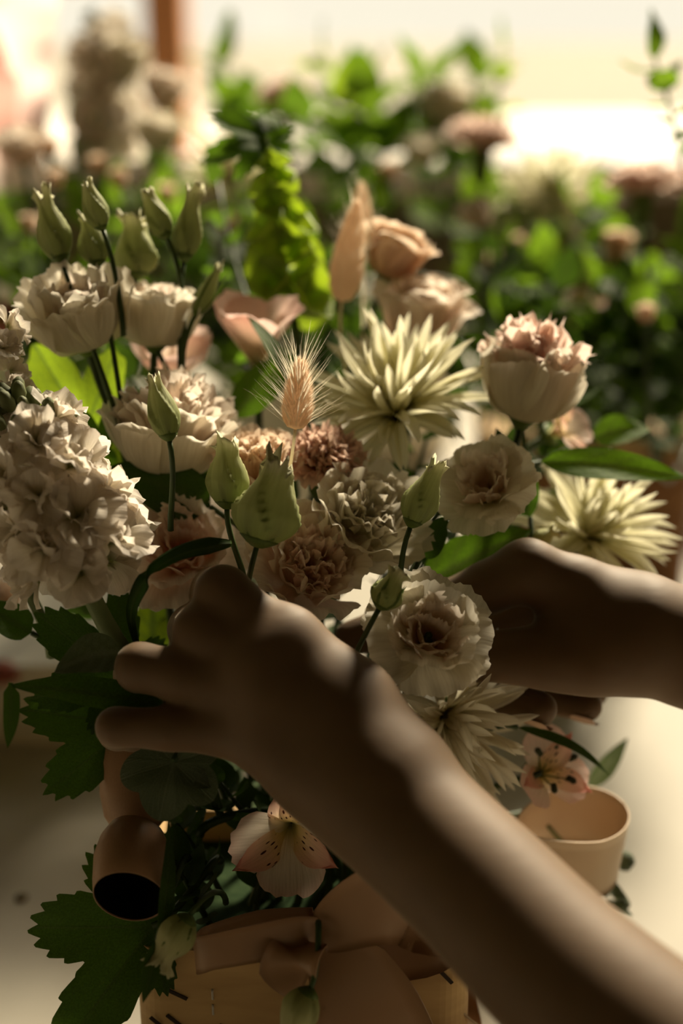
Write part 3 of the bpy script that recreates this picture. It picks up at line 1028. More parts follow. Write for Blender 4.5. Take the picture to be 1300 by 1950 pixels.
def ribbon_data(path, wids, hw, th=.00035, dens=5, cupv=0.0):
    """flat band along path (world points) with width directions wids"""
    P, Wd = [], []
    n = len(path)
    for i in range(n - 1):
        p0 = path[max(i - 1, 0)]; p1 = path[i]; p2 = path[i + 1]; p3 = path[min(i + 2, n - 1)]
        for k in range(dens):
            t = k / dens
            P.append(.5 * ((2 * p1) + (p2 - p0) * t + (2 * p0 - 5 * p1 + 4 * p2 - p3) * t * t + (3 * p1 - p0 - 3 * p2 + p3) * t ** 3))
            Wd.append((wids[i] * (1 - t) + wids[i + 1] * t).normalized())
    P.append(path[-1]); Wd.append(wids[-1])
    m = len(P)
    hws = np.interp(np.linspace(0, 1, m), np.linspace(0, 1, len(hw)), hw) if hasattr(hw, '__len__') else [hw] * m
    nu = 7
    V, uv = [], []
    for sgn in (1, -1):
        for i in range(m):
            tn = (P[min(i + 1, m - 1)] - P[max(i - 1, 0)]).normalized()
            w = (Wd[i] - tn * Wd[i].dot(tn)).normalized()
            nn = tn.cross(w)
            for k in range(nu):
                u = -1 + 2 * k / (nu - 1)
                V.append(P[i] + w * u * hws[i] + nn * (sgn * th + cupv * hws[i] * u * u)); uv.append((k / (nu - 1), i / (m - 1)))
    f1 = grid_faces(nu, m); off = nu * m
    F = f1 + [tuple(off + x for x in q[::-1]) for q in f1]
    for i in range(m - 1):
        for k in (0, nu - 1):
            a, b = i * nu + k, (i + 1) * nu + k
            F.append((a, b, off + b, off + a) if k else (b, a, off + a, off + b))
    for i in (0, m - 1):
        for k in range(nu - 1):
            a = i * nu + k
            F.append((a, a + 1, off + a + 1, off + a) if i else (a + 1, a, off + a, off + a + 1))
    return V, F, uv


def ribbon(name, pts, wd, hwpx, material, parent=None, d=.5, cupv=0., org=None):
    path = [at(*p) for p in pts]
    if isinstance(wd, tuple): wd = [wd] * len(pts)
    w = [ax(*q) for q in wd]
    hw = [x * mpp(d) for x in hwpx] if hasattr(hwpx, '__len__') else hwpx * mpp(d)
    V, F, uv = ribbon_data(path, w, hw, cupv=cupv)
    if org is not None: V = [v - org for v in V]
    return put(name, mk(name, V, F, M[material], uv), parent)


KN = at(606, 1775, .512)
bow = tag(empty('ribbon_bow', Matrix.Translation(KN)), 'peach satin ribbon bow tied across the front of the birch box', 'ribbon')
# left loop, folded back on itself, with a cut tail hanging under it
ribbon('bow_loop', [(604, 1782, .510), (560, 1784, .505), (470, 1800, .503), (392, 1815, .508), (372, 1818, .516), (400, 1800, .524), (500, 1772, .522), (600, 1762, .514)],
       [(.05, 1, .1), (.02, 1, .15), (-.05, 1, .3), (-.1, 1, .3), (-.1, 1, .1), (0, 1, -.1), (0, 1, 0), (0, 1, 0)], [34, 40, 40, 36, 36, 38, 40, 34], 'ribbon', bow, .51, org=KN)
ribbon('tail', [(598, 1796, .506), (566, 1820, .500), (548, 1850, .501), (560, 1898, .508)], [(1, .25, 0), (1, .3, .1), (1, .45, .1), (1, .6, 0)], [36, 56, 54, 8], 'ribbon', bow, .51, org=KN)
# right loop under the arm
ribbon('bow_loop', [(606, 1782, .510), (660, 1752, .503), (730, 1722, .502), (800, 1712, .508), (830, 1740, .518), (780, 1790, .524), (690, 1800, .520), (610, 1780, .514)],
       [(.1, 1, .2), (.1, 1, .25), (.2, 1, .25), (.3, 1, .2), (.2, 1, 0), (0, 1, 0), (0, 1, 0), (0, 1, 0)], [34, 62, 92, 100, 96, 80, 60, 34], 'ribbon', bow, .51, org=KN)
ribbon('tail', [(612, 1800, .511), (660, 1860, .507), (705, 1930, .508), (745, 2020, .515), (770, 2110, .525)], [(.8, .7, .3), (.9, .5, .2), (1, .3, .1), (1, .3, 0), (1, .3, 0)], [40, 92, 100, 100, 100], 'ribbon', bow, .51, org=KN)
V, F, uv = lathe_data([(.0, -1), (.5, -.95), (.72, -.5), (.66, 0), (.74, .5), (.5, .95), (0, 1)], 16)
put('knot', mk('knot', V, F, M['ribbon'], uv), bow, frame_from(ax(.1, 1, .1)) @ Matrix.Diagonal((.0042, .0036, .0056, 1)))

# wrap of ribbon loops at the left side of the box
LP = at(250, 1600, .53)
lp = tag(empty('ribbon_loop', Matrix.Translation(LP)), 'dark peach ribbon loops standing at the left of the stems, hollow below', 'ribbon')


def ring_band(cx, cy, d, rx, ry, hw, axis, mat, parent, org, roll=0., flare=0., name='loop', gap=0., teardrop=0.):
    m = frame_from(ax(*axis), roll, at(cx, cy, d))
    n = 40
    path, wd = [], []
    for i in range(n + 1):
        t = gap + (2 * PI - 2 * gap) * i / n
        k = 1 + teardrop * max(0, -math.cos(t)) ** 2
        p = Vector((rx * mpp(d) * math.cos(t) * k, ry * mpp(d) * math.sin(t) * (1 - .4 * teardrop * max(0, -math.cos(t))), 0))
        path.append(m @ p)
        wd.append((m.to_3x3() @ Vector((flare * math.cos(t), flare * math.sin(t), 1))).normalized())
    V, F, uv = ribbon_data(path, wd, hw * mpp(d), dens=2)
    return put(name, mk(name, [v - org for v in V], F, M[mat], uv), parent)


def loop_cup(cx, cy, d, rx, ry, ln, axis, prof, material='ribbon', name='loop'):
    # a ribbon loop folded shut at the far end, open towards axis
    put(name, lathe(name, prof, M[material], 36), lp, Matrix.Translation(-LP) @ frame_from(ax(*axis), .2, at(cx, cy, d) - ax(*axis) * ln * mpp(d)) @ Matrix.Diagonal((rx * mpp(d), ry * mpp(d), ln * mpp(d), 1)))


loop_cup(247, 1708, .508, 68, 86, 150, (.02, -.66, .72), [(.02, 0), (.50, .01), (.82, .08), (1.0, .26), (1.10, .5), (1.06, .8), (1.0, 1.0), (.97, 1.0), (1.02, .8)])
loop_cup(247, 1708, .508, 68, 86, 150, (.02, -.66, .72), [(.965, .985), (1.0, .8), (1.04, .5), (.94, .30), (.78, .14), (.45, .07), (.02, .06)], 'hollow_shade', 'hollow_shade')  # inner skin added to carry the painted shade of the hollow
loop_cup(256, 1580, .545, 70, 66, 190, (-.02, -.96, .2), [(.02, 0), (.6, .02), (.95, .12), (1.06, .35), (1.0, .65), (.84, .88), (.6, 1.0), (.02, 1.0)])
RL = at(1105, 1570, .60)
rl = tag(empty('ribbon_loop', Matrix.Translation(RL)), 'pale gold ribbon loop open at the top, beyond the forearm', 'ribbon')
ring_band(1092, 1606, .60, 98, 80, 74, (.06, .84, .46), 'ribbon_pale', rl, RL, roll=0, teardrop=.35)
SL = at(880, 1880, .56)
sl = tag(empty('ribbon_loop', Matrix.Translation(SL)), 'cream edged ribbon loop below the forearm, by the right bow tail', 'ribbon')
ribbon('loop', [(800, 1740, .545), (806, 1820, .548), (838, 1900, .55), (905, 1955, .555), (985, 1985, .56), (1060, 1990, .57)],
       [(.8, 0, 1)] * 6, 40, 'ribbon_pale', sl, .55, org=SL)
ribbon('loop', [(905, 1955, .568), (880, 1900, .566), (868, 1830, .566), (900, 1780, .57)], [(.9, -.3, .2)] * 4, [14, 30, 26, 10], 'ribbon', sl, .55, org=SL)

# ------------------------------------------------------------------ bouquet: lisianthus
flower('lisianthus', 'blush white lisianthus cup at upper left, under a green bud pair', 'flower', 148, 594, .572, 126, (-.12, .76, .62), 'cup', h=.6, target=at(245, 900, .575))
flower('lisianthus', 'white lisianthus cup with its petals up, just right of the blush one', 'flower', 300, 588, .592, 106, (.10, .96, .18), 'cup', h=.66, target=at(300, 900, .59))
flower('lisianthus', 'wide white lisianthus with ruffled blush top behind a single green bud', 'flower', 326, 826, .572, 124, (.14, .95, .22), 'tuft_wide', h=.66)
flower('lisianthus', 'tall pink topped lisianthus with frilled tuft, right of the spidery chrysanthemum', 'flower', 1008, 712, .588, 124, (.14, .94, .22), 'tuft', h=.72)
flower('lisianthus', 'pale blush lisianthus facing out above the far hand', 'flower', 925, 928, .560, 92, (-.25, .55, .80), 'open', h=.3)
flower('lisianthus', 'pink hearted ruffled lisianthus just above the near hand', 'flower', 585, 1085, .548, 116, (.25, .50, .80), 'frill', h=.35)
flower('lisianthus', 'open cream white lisianthus with fringed eye between the two hands', 'flower', 815, 1212, .517, 108, (.10, .42, .90), 'open', h=.3, center='pistil')
flower('lisianthus', 'flat white ruffled lisianthus below the dusty carnation', 'flower', 690, 1000, .560, 122, (.32, .52, .76), 'frill_white', h=.32)
flower('lisianthus', 'shaded blush lisianthus behind the curled leaf, beside the white stock', 'flower', 345, 1050, .560, 118, (-.05, .45, .88), 'open_pink', h=.3)
flower('lisianthus', 'small peach lisianthus half hidden by the twin green buds', 'flower', 492, 868, .560, 84, (.05, .80, .5), 'frill_peach', h=.6)
flower('carnation', 'dusty terracotta carnation below the fluffy bunny tail', 'flower', 615, 872, .566, 98, (.12, .70, .66), 'carnation', h=.45, cal='tube')
flower('rose', 'peach spray rose, upper one beside the tall bunny tail', 'flower', 756, 470, .66, 88, (.35, .88, .25), 'rose', h=.72)
flower('rose', 'peach rose, lower and wider one behind the chrysanthemum', 'flower', 808, 588, .655, 112, (.1, .92, .3), 'rose_pale', h=.7)
flower('chrysanthemum', 'cream spider chrysanthemum at the centre of the bouquet', 'flower', 752, 762, .60, 176, (-.14, .74, .66), 'mum', h=.22, center='disc')
flower('chrysanthemum', 'cream spider chrysanthemum beyond the far wrist', 'flower', 1128, 1004, .612, 146, (.15, .60, .78), 'mum', h=.22, center='disc')
flower('chrysanthemum', 'white chrysanthemum low under the open lisianthus, half behind the forearm', 'flower', 862, 1375, .560, 168, (.52, -.22, .80), 'mum_white', h=.2)
flower('alstroemeria', 'pink alstroemeria with upright petals left of the tall bunny tail', 'flower', 486, 640, .62, 118, (-.02, .85, .42), 'alstro_up', h=.6, roll=.4)
flower('alstroemeria', 'pink and yellow alstroemeria tucked under the tall frilled lisianthus', 'flower', 1070, 815, .622, 92, (.65, .35, .5), 'alstro', h=.35, roll=1.0)
flower('alstroemeria', 'pale alstroemeria with dark dashes hanging below the near forearm', 'flower', 548, 1600, .522, 166, (-.05, -.22, .95), 'alstro_pale', h=.5, roll=2.2, target=at(380, 1590, .55))
flower('alstroemeria', 'pink alstroemeria with dark anthers beside the pale gold ribbon loop', 'flower', 1045, 1470, .575, 118, (.35, .25, .85), 'alstro', h=.5, roll=.8, center='stamens')
flower('alstroemeria', 'pink alstroemeria half hidden behind thin bud stems at left', 'flower', 322, 700, .635, 104, (0, .75, .6), 'alstro_up', h=.5, roll=.2)

# buds
T1 = at(245, 900, .575); T2 = at(345, 780, .595); T3 = at(330, 1000, .56)
bud('fat pale green bud, leftmost of the upper left buds', (118, 498), (78, 372), .572, 62, seed=1, target=T1)
bud('slim dark green bud with curled tip, highest of the upper left buds', (195, 436), (163, 350), .566, 50, seed=2, target=at(235, 640, .575), openness=.12, dtip=.562)
bud('squat green bud under the slim dark one', (186, 505), (168, 410), .576, 58, seed=3, target=T1)
bud('half open pale bud rising out of the white lisianthus cup', (258, 528), (262, 420), .594, 84, seed=4, target=T2, openness=.2)
bud('leaning green bud at left of the upper right bud pair', (318, 452), (276, 368), .585, 50, seed=5, target=T2)
bud('upright green bud with a narrow neck, at right of the bud pair', (350, 494), (364, 364), .588, 56, seed=6, target=T2)
bud('single green bud standing before the wide white lisianthus', (322, 836), (299, 722), .517, 62, seed=7, target=at(325, 1010, .535), openness=.1)
bud('green bud with ragged tip, left of the plump pair in the middle', (432, 965), (436, 842), .523, 80, seed=8, target=at(465, 1110, .53), openness=.2)
bud('plump pale green bud with two ragged points above the near hand', (490, 1036), (534, 884), .512, 128, seed=9, target=at(465, 1180, .525), openness=.17, ragged=.15)
bud('slender green bud leaning right below the bright gaps', (782, 1000), (828, 884), .520, 68, seed=10, target=at(770, 1250, .54), openness=.15)
bud('small pale green bud above the open lisianthus between the hands', (722, 1158), (760, 1090), .508, 62, seed=11, target=at(640, 1400, .545), openness=.22, sep=.9)
bud('thin green bud with spread tips, right of the white lisianthus cup', (372, 600), (420, 510), .588, 36, seed=12, target=T2, openness=.1, sep=1.15)
bud('pale drooping bud at the lower left above the birch box', (360, 1745), (300, 1840), .500, 72, 'palebud', seed=13, target=at(430, 1720, .53), openness=.26, sep=.7)
bud('pale green bud hanging at the bottom, below the bow tail', (590, 1884), (540, 1985), .495, 74, 'palebud', seed=14, target=at(606, 1760, .505), openness=.26, sep=.6)
bud('small pale bud beside the top of the far knuckle', (1015, 1035), (1058, 1010), .575, 34, 'palebud', seed=15, target=at(980, 1150, .6), openness=.28)


# stock
def stock(label, base, tip, d0, d1, rpx, nfl, nbuds, seed, target, flpx=58, mat='stock', rad=.0035, group=None, fper=(5, 4, 2)):
    r = random.Random(seed)
    A = at(base[0], base[1], d0); B = at(tip[0], tip[1], d1)
    a = (B - A).normalized(); L = (B - A).length
    root = empty('stock_flower', frame_from(a, 0, A))
    tag(root, label, 'flower', group)
    dm = (d0 + d1) / 2
    R = rpx * mpp(dm)
    put('axis', tube('axis', [Vector((0, 0, -.002)), Vector((0, 0, L * .5)), Vector((0, 0, L * .98))], [rad, rad * .8, rad * .5], M['stem_pale'], 8), root)
    for i in range(nfl):
        t = (i + .5) / nfl * (.78 if nbuds else 1)
        th = i * 2.39996 + seed
        prof = R * (.62 + .38 * math.sin(PI * min(1, .25 + t * .75))) * .62
        e = Vector((math.cos(th), math.sin(th), .25 + .35 * t)).normalized()
        p = Vector((prof * math.cos(th), prof * math.sin(th), L * t))
        s = flpx * mpp(dm) * r.uniform(.85, 1.15) * (1 - .25 * t)
        fl = empty('floret', frame_from(e, r.uniform(0, 6), p), root)
        for k, (n, Lp, W, ph, fr) in enumerate(((fper[0], 1.0, .60, [48, 60, 72, 108], .22), (fper[1], .90, .52, [34, 42, 50, 84], .26), (fper[2], .66, .36, [16, 22, 26, 50], .3))):
            for j in range(n):
                key = '%s_f%d' % (mat, k)
                rg = dict(m=mat, p=dict(L=Lp, W=W, phis=ph, cup=.15, frill=fr, nf=1.6, jag=.015, k=.34, b=.26, nu=13, nv=9))
                put('petal', petal_mesh(key, rg, r.randrange(4)), fl,
                    Matrix.Rotation(2 * PI * (j + r.uniform(-.2, .2)) / n + k, 4, 'Z') @ Matrix.Rotation(math.radians(r.uniform(-24, 24)), 4, 'Y') @ Matrix.Rotation(math.radians(r.uniform(-16, 16)), 4, 'X') @ Matrix.Scale(s * r.uniform(.8, 1.15), 4))
    bm = lathe('flower_bud', [(.0, -.5), (.22, -.4), (.34, -.05), (.26, .35), (.10, .52), (0, .55)], M['buds_green'], 10)
    for i in range(nbuds):
        t = .76 + .26 * i / nbuds
        th = i * 2.39996
        rr_ = R * .62 * (1.12 - 1.0 * i / nbuds)
        e = Vector((math.cos(th), math.sin(th), .9 + 1.4 * i / nbuds)).normalized()
        put('flower_bud', bm, root, frame_from(e, 0, Vector((rr_ * math.cos(th), rr_ * math.sin(th), L * t))) @ Matrix.Scale(rpx * mpp(dm) * r.uniform(.26, .36), 4))
    add_stem(root, A, a, target, rad, 'stem_pale')
    return root


stock('large white stock spike with green tip buds at the left edge', (160, 1100), (18, 745), .518, .522, 135, 25, 24, 1, at(330, 1420, .54), flpx=84)
stock('white stock florets higher at the left edge, above the green tip', (-30, 800), (-18, 620), .535, .54, 78, 12, 0, 2, at(100, 1250, .56), flpx=62, rad=.002)


# bunny tails
def bunny(label, base, tip, d0, d1, wpx, target, seed, awn=1.0, nfz=2200, naw=120):
    R = np.random.RandomState(seed)
    A = at(base[0], base[1], d0); B = at(tip[0], tip[1], d1)
    H = (B - A).length; a = (B - A).normalized()
    root = empty('bunny_tail', frame_from(a, 0, A))
    tag(root, label, 'grass head')
    w = wpx * mpp(d0) / 2
    prof = [(0, 0), (.55, .03), (.88, .14), (1, .30), (.9, .5), (.66, .72), (.36, .89), (.12, .98), (0, 1)]
    px_, pz_ = np.array([p[0] for p in prof]) * w, np.array([p[1] for p in prof]) * H
    put('head', lathe('head', [(x * .86, z) for x, z in zip(px_, pz_)], M['fuzz'], 20), root)

    def hairs(n, lmin, lmax, base_w, up, dist):
        V, F = [], []
        for i in range(n):
            t = R.uniform(.02, .97) if dist == 0 else R.uniform(.05, .95)
            th = R.uniform(0, 2 * PI)
            rr = np.interp(t, [p[1] for p in prof], px_) * .84
            p = Vector((rr * math.cos(th), rr * math.sin(th), t * H))
            o = Vector((math.cos(th), math.sin(th), up + 1.2 * max(0, t - .4) * (1 + up))).normalized()
            l = R.uniform(lmin, lmax)
            sd_ = Vector((-math.sin(th), math.cos(th), 0)) * base_w
            sag = Vector((R.uniform(-.12, .12), R.uniform(-.12, .12), R.uniform(-.05, .2))) * l
            m_ = p + o * l * .55 + sag * .25
            e = p + o * l + sag
            b = len(V)
            V += [p - sd_, p + sd_, m_ - sd_ * .7, m_ + sd_ * .7, e]
            F += [(b, b + 1, b + 3, b + 2), (b + 2, b + 3, b + 4)]
        return V, F
    V, F = hairs(nfz, .0010, .0028, .00011, 1.0, 0)
    tag(put('fuzz', mk('fuzz', V, F, M['fuzz'], smooth=False), root), kind='stuff')
    V, F = hairs(naw, .007 * awn, .019 * awn, .00012, .55, 1)
    tag(put('awns', mk('awns', V, F, M['awn'], smooth=False), root), kind='stuff')
    add_stem(root, A, a, target, .0006, 'awn', bendk=.3)


bunny('fluffy peach bunny tail with long spread bristles at the bouquet centre', (562, 818), (574, 684), .520, .520, 68, at(545, 960, .535), 1, 1.0, 2600, 230)
bunny('tall soft bunny tail standing before the peach spray rose', (650, 575), (682, 378), .635, .630, 74, at(670, 800, .62), 2, .75, 2200, 120)
bunny('dark grey green bunny tail tip rising behind the tall one', (690, 470), (688, 345), .70, .70, 48, at(690, 800, .64), 3, .6, 900, 50)


# bells of Ireland
def bells(label, base, tip, d, seed, target):
    r = random.Random(seed)
    A = at(base[0], base[1], d); B = at(tip[0], tip[1], d)
    a = (B - A).normalized(); L = (B - A).length
    root = empty('bells_of_ireland', frame_from(a, 0, A))
    tag(root, label, 'flower')
    put('axis', tube('axis', [Vector((0, 0, 0)), Vector((.002, 0, L * .5)), Vector((0, 0, L))], [.0022, .0016, .0008], M['bell'], 7), root)
    V, F, uv = lathe_data([(.03, 0), (.20, .12), (.36, .34), (.50, .62), (.66, .86), (.74, .95), (.64, .90), (.46, .62), (.32, .36), (.16, .16)], 20)
    V = [(x * (1 + .10 * math.cos(5 * math.atan2(y, x))), y * (1 + .10 * math.cos(5 * math.atan2(y, x))), z) for x, y, z in V]
    vein = [.6 if i % 4 == 0 else 0 for i in range(len(V))]
    bm = mk('bell', V, F, M['bell'], uv, vein)
    for k in range(7):
        t = k / 7
        s = (74 - 48 * t) * mpp(d)
        for j in range(3):
            th = 2 * PI * j / 3 + r.uniform(-.3, .3) + k * .7
            e = Vector((math.cos(th), math.sin(th), .35 + .8 * t)).normalized()
            put('bell', bm, root, frame_from(e, r.uniform(0, 6), Vector((.001 * math.cos(th), .001 * math.sin(th), L * (.04 + .92 * t)))) @ Matrix.Scale(s * r.uniform(.85, 1.1), 4))
    lm = lobed_mesh('leaf', [(0, 1, 34), (-55, .7, 30), (55, .7, 30)], 7, .08, 30, .3)
    for (ang, up_, s) in ((PI * .86, .75, 128), (PI * 1.12, .0, 136), (.2, .8, 60)):
        e = (RIGHT * math.cos(ang) + UP * up_ + FWD * .1).normalized()
        m3 = basis(Vector((0, 0, 0)), e, ax(.2, .5, .8))[0]
        put('leaf', lm, root, root.matrix_basis.inverted() @ (Matrix.Translation(A + a * L * .97) @ m3 @ Matrix.Scale(s * mpp(d), 4)))
    add_stem(root, A, a, target, .0022, 'stem')


bells('tall lime green bell spike with toothed top leaves in upper middle', (560, 610), (508, 262), .66, 3, at(600, 900, .63))

# ------------------------------------------------------------------ leaves of the bouquet
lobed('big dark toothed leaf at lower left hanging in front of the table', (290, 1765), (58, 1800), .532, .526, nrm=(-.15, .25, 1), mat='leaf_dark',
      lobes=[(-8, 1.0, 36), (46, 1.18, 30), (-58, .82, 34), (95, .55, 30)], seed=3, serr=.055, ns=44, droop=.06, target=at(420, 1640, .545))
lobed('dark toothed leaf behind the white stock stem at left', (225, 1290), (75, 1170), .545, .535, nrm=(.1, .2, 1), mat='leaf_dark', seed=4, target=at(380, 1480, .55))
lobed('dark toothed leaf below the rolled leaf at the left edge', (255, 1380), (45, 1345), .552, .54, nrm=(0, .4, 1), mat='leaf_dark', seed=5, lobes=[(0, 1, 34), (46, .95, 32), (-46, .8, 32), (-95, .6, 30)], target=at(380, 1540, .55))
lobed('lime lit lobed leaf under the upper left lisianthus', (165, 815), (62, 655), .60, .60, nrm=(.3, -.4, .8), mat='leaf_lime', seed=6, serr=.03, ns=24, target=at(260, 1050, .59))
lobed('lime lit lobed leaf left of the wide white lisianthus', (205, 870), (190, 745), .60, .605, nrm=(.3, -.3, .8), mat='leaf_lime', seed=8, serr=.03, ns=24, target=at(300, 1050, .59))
lobed('narrow lobed green leaf between the lime leaves and the stock', (195, 880), (150, 770), .575, .575, nrm=(.5, -.1, .8), mat='leaf', seed=9, lobes=[(0, 1, 20), (-30, .9, 18), (34, .85, 18)], serr=.03, ns=20, target=at(300, 1080, .57))
leaf('thick dark rolled leaf lying across the left edge below the stock', (318, 1345, .52), (18, 1305, .50), 34, (.05, .5, .6), 'strap', 'leaf_dark', .03, 1, target=at(420, 1430, .54))
leaf('drooping leaf tip hanging at the left edge', (20, 1300, .50), (14, 1425, .495), 17, (.6, .1, .8), 'strap', 'leaf_dark', .06, 0, stalk=False)
leaf('small grey green folded leaf on the left finger side', (235, 1242, .515), (104, 1280, .505), 44, (.1, .6, .8), 'ovate', 'leaf_grey', .14, 1, target=at(380, 1300, .55))
leaf('dark leaf at the left edge beneath the white stock', (60, 1205, .55), (-50, 1150, .55), 36, (.2, .5, .8), 'ovate', 'leaf_dark', .05, 0, target=at(300, 1400, .56))
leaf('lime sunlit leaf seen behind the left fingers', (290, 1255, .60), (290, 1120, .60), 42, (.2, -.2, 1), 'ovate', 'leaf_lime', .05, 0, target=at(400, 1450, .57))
leaf('pale leaf hanging out of focus below the left fingers', (200, 1400, .60), (150, 1500, .60), 34, (.5, .1, .8), 'ovate', 'leaf_bg', .05, 1, target=at(400, 1500, .57))
lobed('rounded grey ivy leaf with a pale rim under the near hand', (330, 1450), (300, 1562), .508, .502, nrm=(-.1, .25, 1), mat='leaf_grey', lobes=[(0, 1, 60), (-60, .95, 50), (60, .95, 50), (120, .8, 40), (-120, .8, 40)], seed=10, serr=.0, ns=4, droop=.12, target=at(420, 1560, .55), span=165)
leaf('small grey leaf curling beside the round ivy leaf', (345, 1470, .512), (402, 1500, .505), 28, (.3, .3, 1), 'ovate', 'leaf_grey', .12, 0, target=at(420, 1560, .55))
leaf('broad dark leaf below the wide white lisianthus', (400, 965, .56), (212, 888, .565), 52, (0, .2, 1), 'ovate', 'leaf_dark', .06, 1)
leaf('dark pointed leaf between the pink alstroemeria and the bunny tail', (548, 720, .585), (470, 600, .60), 20, (.6, .0, .8), 'lance', 'leaf', .06, 0)
leaf('broad green leaf crossing behind the bunny tail', (440, 795, .60), (560, 672, .61), 40, (.3, .4, .8), 'lance', 'leaf', .05, 1)
leaf('dark green leaf between the pale blush and the tall frilled lisianthus', (1010, 985, .585), (945, 815, .585), 42, (-.3, .1, 1), 'lance', 'leaf_dark', .06, 0)
leaf('long pointed green leaf reaching to the right edge', (1030, 880, .595), (1312, 910, .59), 42, (0, .6, .8), 'lance', 'leaf', .03, 1)
leaf('glossy oval leaf above the long pointed one', (1130, 835, .64), (1238, 818, .64), 36, (0, .6, .8), 'ovate', 'leaf', .10, 0)
leaf('bright green leaf under the pale blush lisianthus', (810, 1112, .575), (1010, 1010, .58), 50, (.1, .5, .9), 'ovate', 'leaf', .03, 0)
leaf('small dark leaf between the chrysanthemum and the tall lisianthus', (925, 665, .61), (872, 640, .61), 17, (0, .5, .8), 'ovate', 'leaf_dark', .06, 1)
leaf('small dark leaf under the chrysanthemum, by the bright gaps', (780, 960, .585), (720, 915, .585), 24, (.2, .4, .8), 'ovate', 'leaf', .05, 0)
leaf('dark oval leaf below the slender right leaning bud', (800, 1060, .555), (850, 985, .555), 28, (.1, .4, .9), 'ovate', 'leaf_dark', .06, 1)
leaf('narrow dark leaf curving under the far fingertips', (985, 1385, .565), (1162, 1478, .575), 15, (.3, .7, .6), 'lance', 'leaf_dark', .10, 1, target=at(800, 1500, .575))
leaf('slim dark leaf hanging at the left of the birch box', (300, 1790, .50), (272, 1910, .495), 20, (.3, .1, 1), 'lance', 'leaf_dark', .04, 0, target=at(360, 1640, .54))
leaf('grey blurred leaf beyond the pink alstroemeria on the right', (1120, 1500, .64), (1195, 1405, .64), 20, (.3, .3, .8), 'lance', 'leaf_grey', .04, 0, target=at(900, 1600, .60))

leaf('narrow grey green leaf standing beside the hollow ribbon loop', (305, 1800, .503), (322, 1560, .506), 17, (.5, .1, .8), 'lance', 'leaf_dark', .05, 1, target=at(380, 1790, .53))
# long curled strap leaf over the near hand
cl = tag(empty('curled_leaf', Matrix.Translation(at(250, 1165, .515))), 'long dark curled leaf arching over the near hand from the buds', 'leaf')
og = at(250, 1165, .515)
cpts = [(440, 1035, .518), (400, 1040, .508), (345, 1055, .503), (295, 1085, .502), (262, 1128, .506), (250, 1175, .514), (262, 1230, .53)]
V, F, uv = ribbon_data([at(*p) for p in cpts], [ax(*q) for q in ((.2, 1, -.3), (.0, 1, .3), (.3, 1, .6), (.6, .8, .5), (.9, .4, .4), (1, .1, .2), (1, 0, .2))], [x * mpp(.505) for x in (6, 17, 18, 17, 14, 9, 5)], .0003, 6, .25)
put('blade', mk('blade', [v - og for v in V], F, M['leaf_dark'], uv, [.9 if i % 7 == 3 else 0 for i in range(len(V))]), cl)

# seeded eucalyptus / berry bits at the right of the gold loop
br = tag(empty('berry_sprig', Matrix.Translation(at(1180, 1640, .62))), 'grey green berry sprig at the right of the pale gold ribbon loop', 'foliage')
bo = at(1180, 1640, .62)
bsp = [at(1040, 1570, .615), at(1100, 1640, .615), at(1150, 1680, .618), at(1190, 1730, .62)]
put('stem', tube('stem', [p - bo for p in bez(*bsp)], .0010, M['stem_pale'], 6), br)
for (bx_, by_, bw_) in ((1190, 1640, 19), (1150, 1695, 14), (1185, 1722, 15)):
    put('berry', lathe('berry', [(0, -1), (.6, -.8), (1, 0), (.7, .75), (.2, 1), (0, 1.05)], M['leaf_grey'], 14), br, Matrix.Translation(at(bx_, by_, .62) - bo) @ Matrix.Scale(bw_ * mpp(.62), 4))
for (x0, y0, x1, y1, w_) in ((1040, 1610, 1130, 1680, 24), (1100, 1650, 1200, 1720, 18), (1150, 1720, 1205, 1745, 12)):
    m3, L3 = basis(at(x0, y0, .612), at(x1, y1, .612), ax(.2, .6, .7))
    put('leaf', leaf_blade('ovate', 'leaf_grey', L3, w_ * mpp(.612), .06, 0), br, Matrix.Translation(at(x0, y0, .612) - bo) @ m3 @ Matrix.Scale(L3, 4))

# inner greenery filling the bouquet
fill = [((440, 1560, .575), (330, 1330, .575)), ((470, 1600, .585), (470, 1290, .59)), ((520, 1640, .56), (420, 1490, .55)), ((420, 1700, .555), (330, 1560, .55)),
        ((520, 1700, .575), (560, 1460, .58)), ((640, 1500, .59), (640, 1180, .60)), ((700, 1400, .60), (560, 960, .62)), ((560, 1300, .60), (400, 960, .615)),
        ((700, 1300, .62), (850, 960, .635)), ((760, 1200, .625), (960, 880, .64)), ((500, 1200, .62), (380, 760, .645)), ((640, 1150, .63), (640, 720, .655)),
        ((760, 1100, .64), (860, 720, .665)), ((900, 1300, .62), (1060, 960, .64)), ((420, 1250, .60), (230, 960, .61)), ((400, 1400, .59), (160, 1120, .60)),
        ((460, 1050, .63), (250, 720, .645)), ((850, 1100, .64), (1080, 780, .655)), ((480, 1720, .55), (560, 1560, .545)), ((400, 1760, .545), (330, 1640, .535))]
for i, (b_, t_) in enumerate(fill):
    sprig('dark %s leaved filler sprig deep in the bouquet, %s' % ('oval' if i % 2 else 'narrow', 'low above the bow' if t_[1] > 1280 else ('behind the left flowers' if t_[0] < 450 else ('behind the middle flowers' if t_[0] < 750 else 'behind the right flowers'))), b_, t_, 11, 78, 27, 'leaf_dark', 'ovate' if i % 2 else 'lance', group='dark filler greenery inside the bouquet', seed=200 + i, name='filler_sprig')

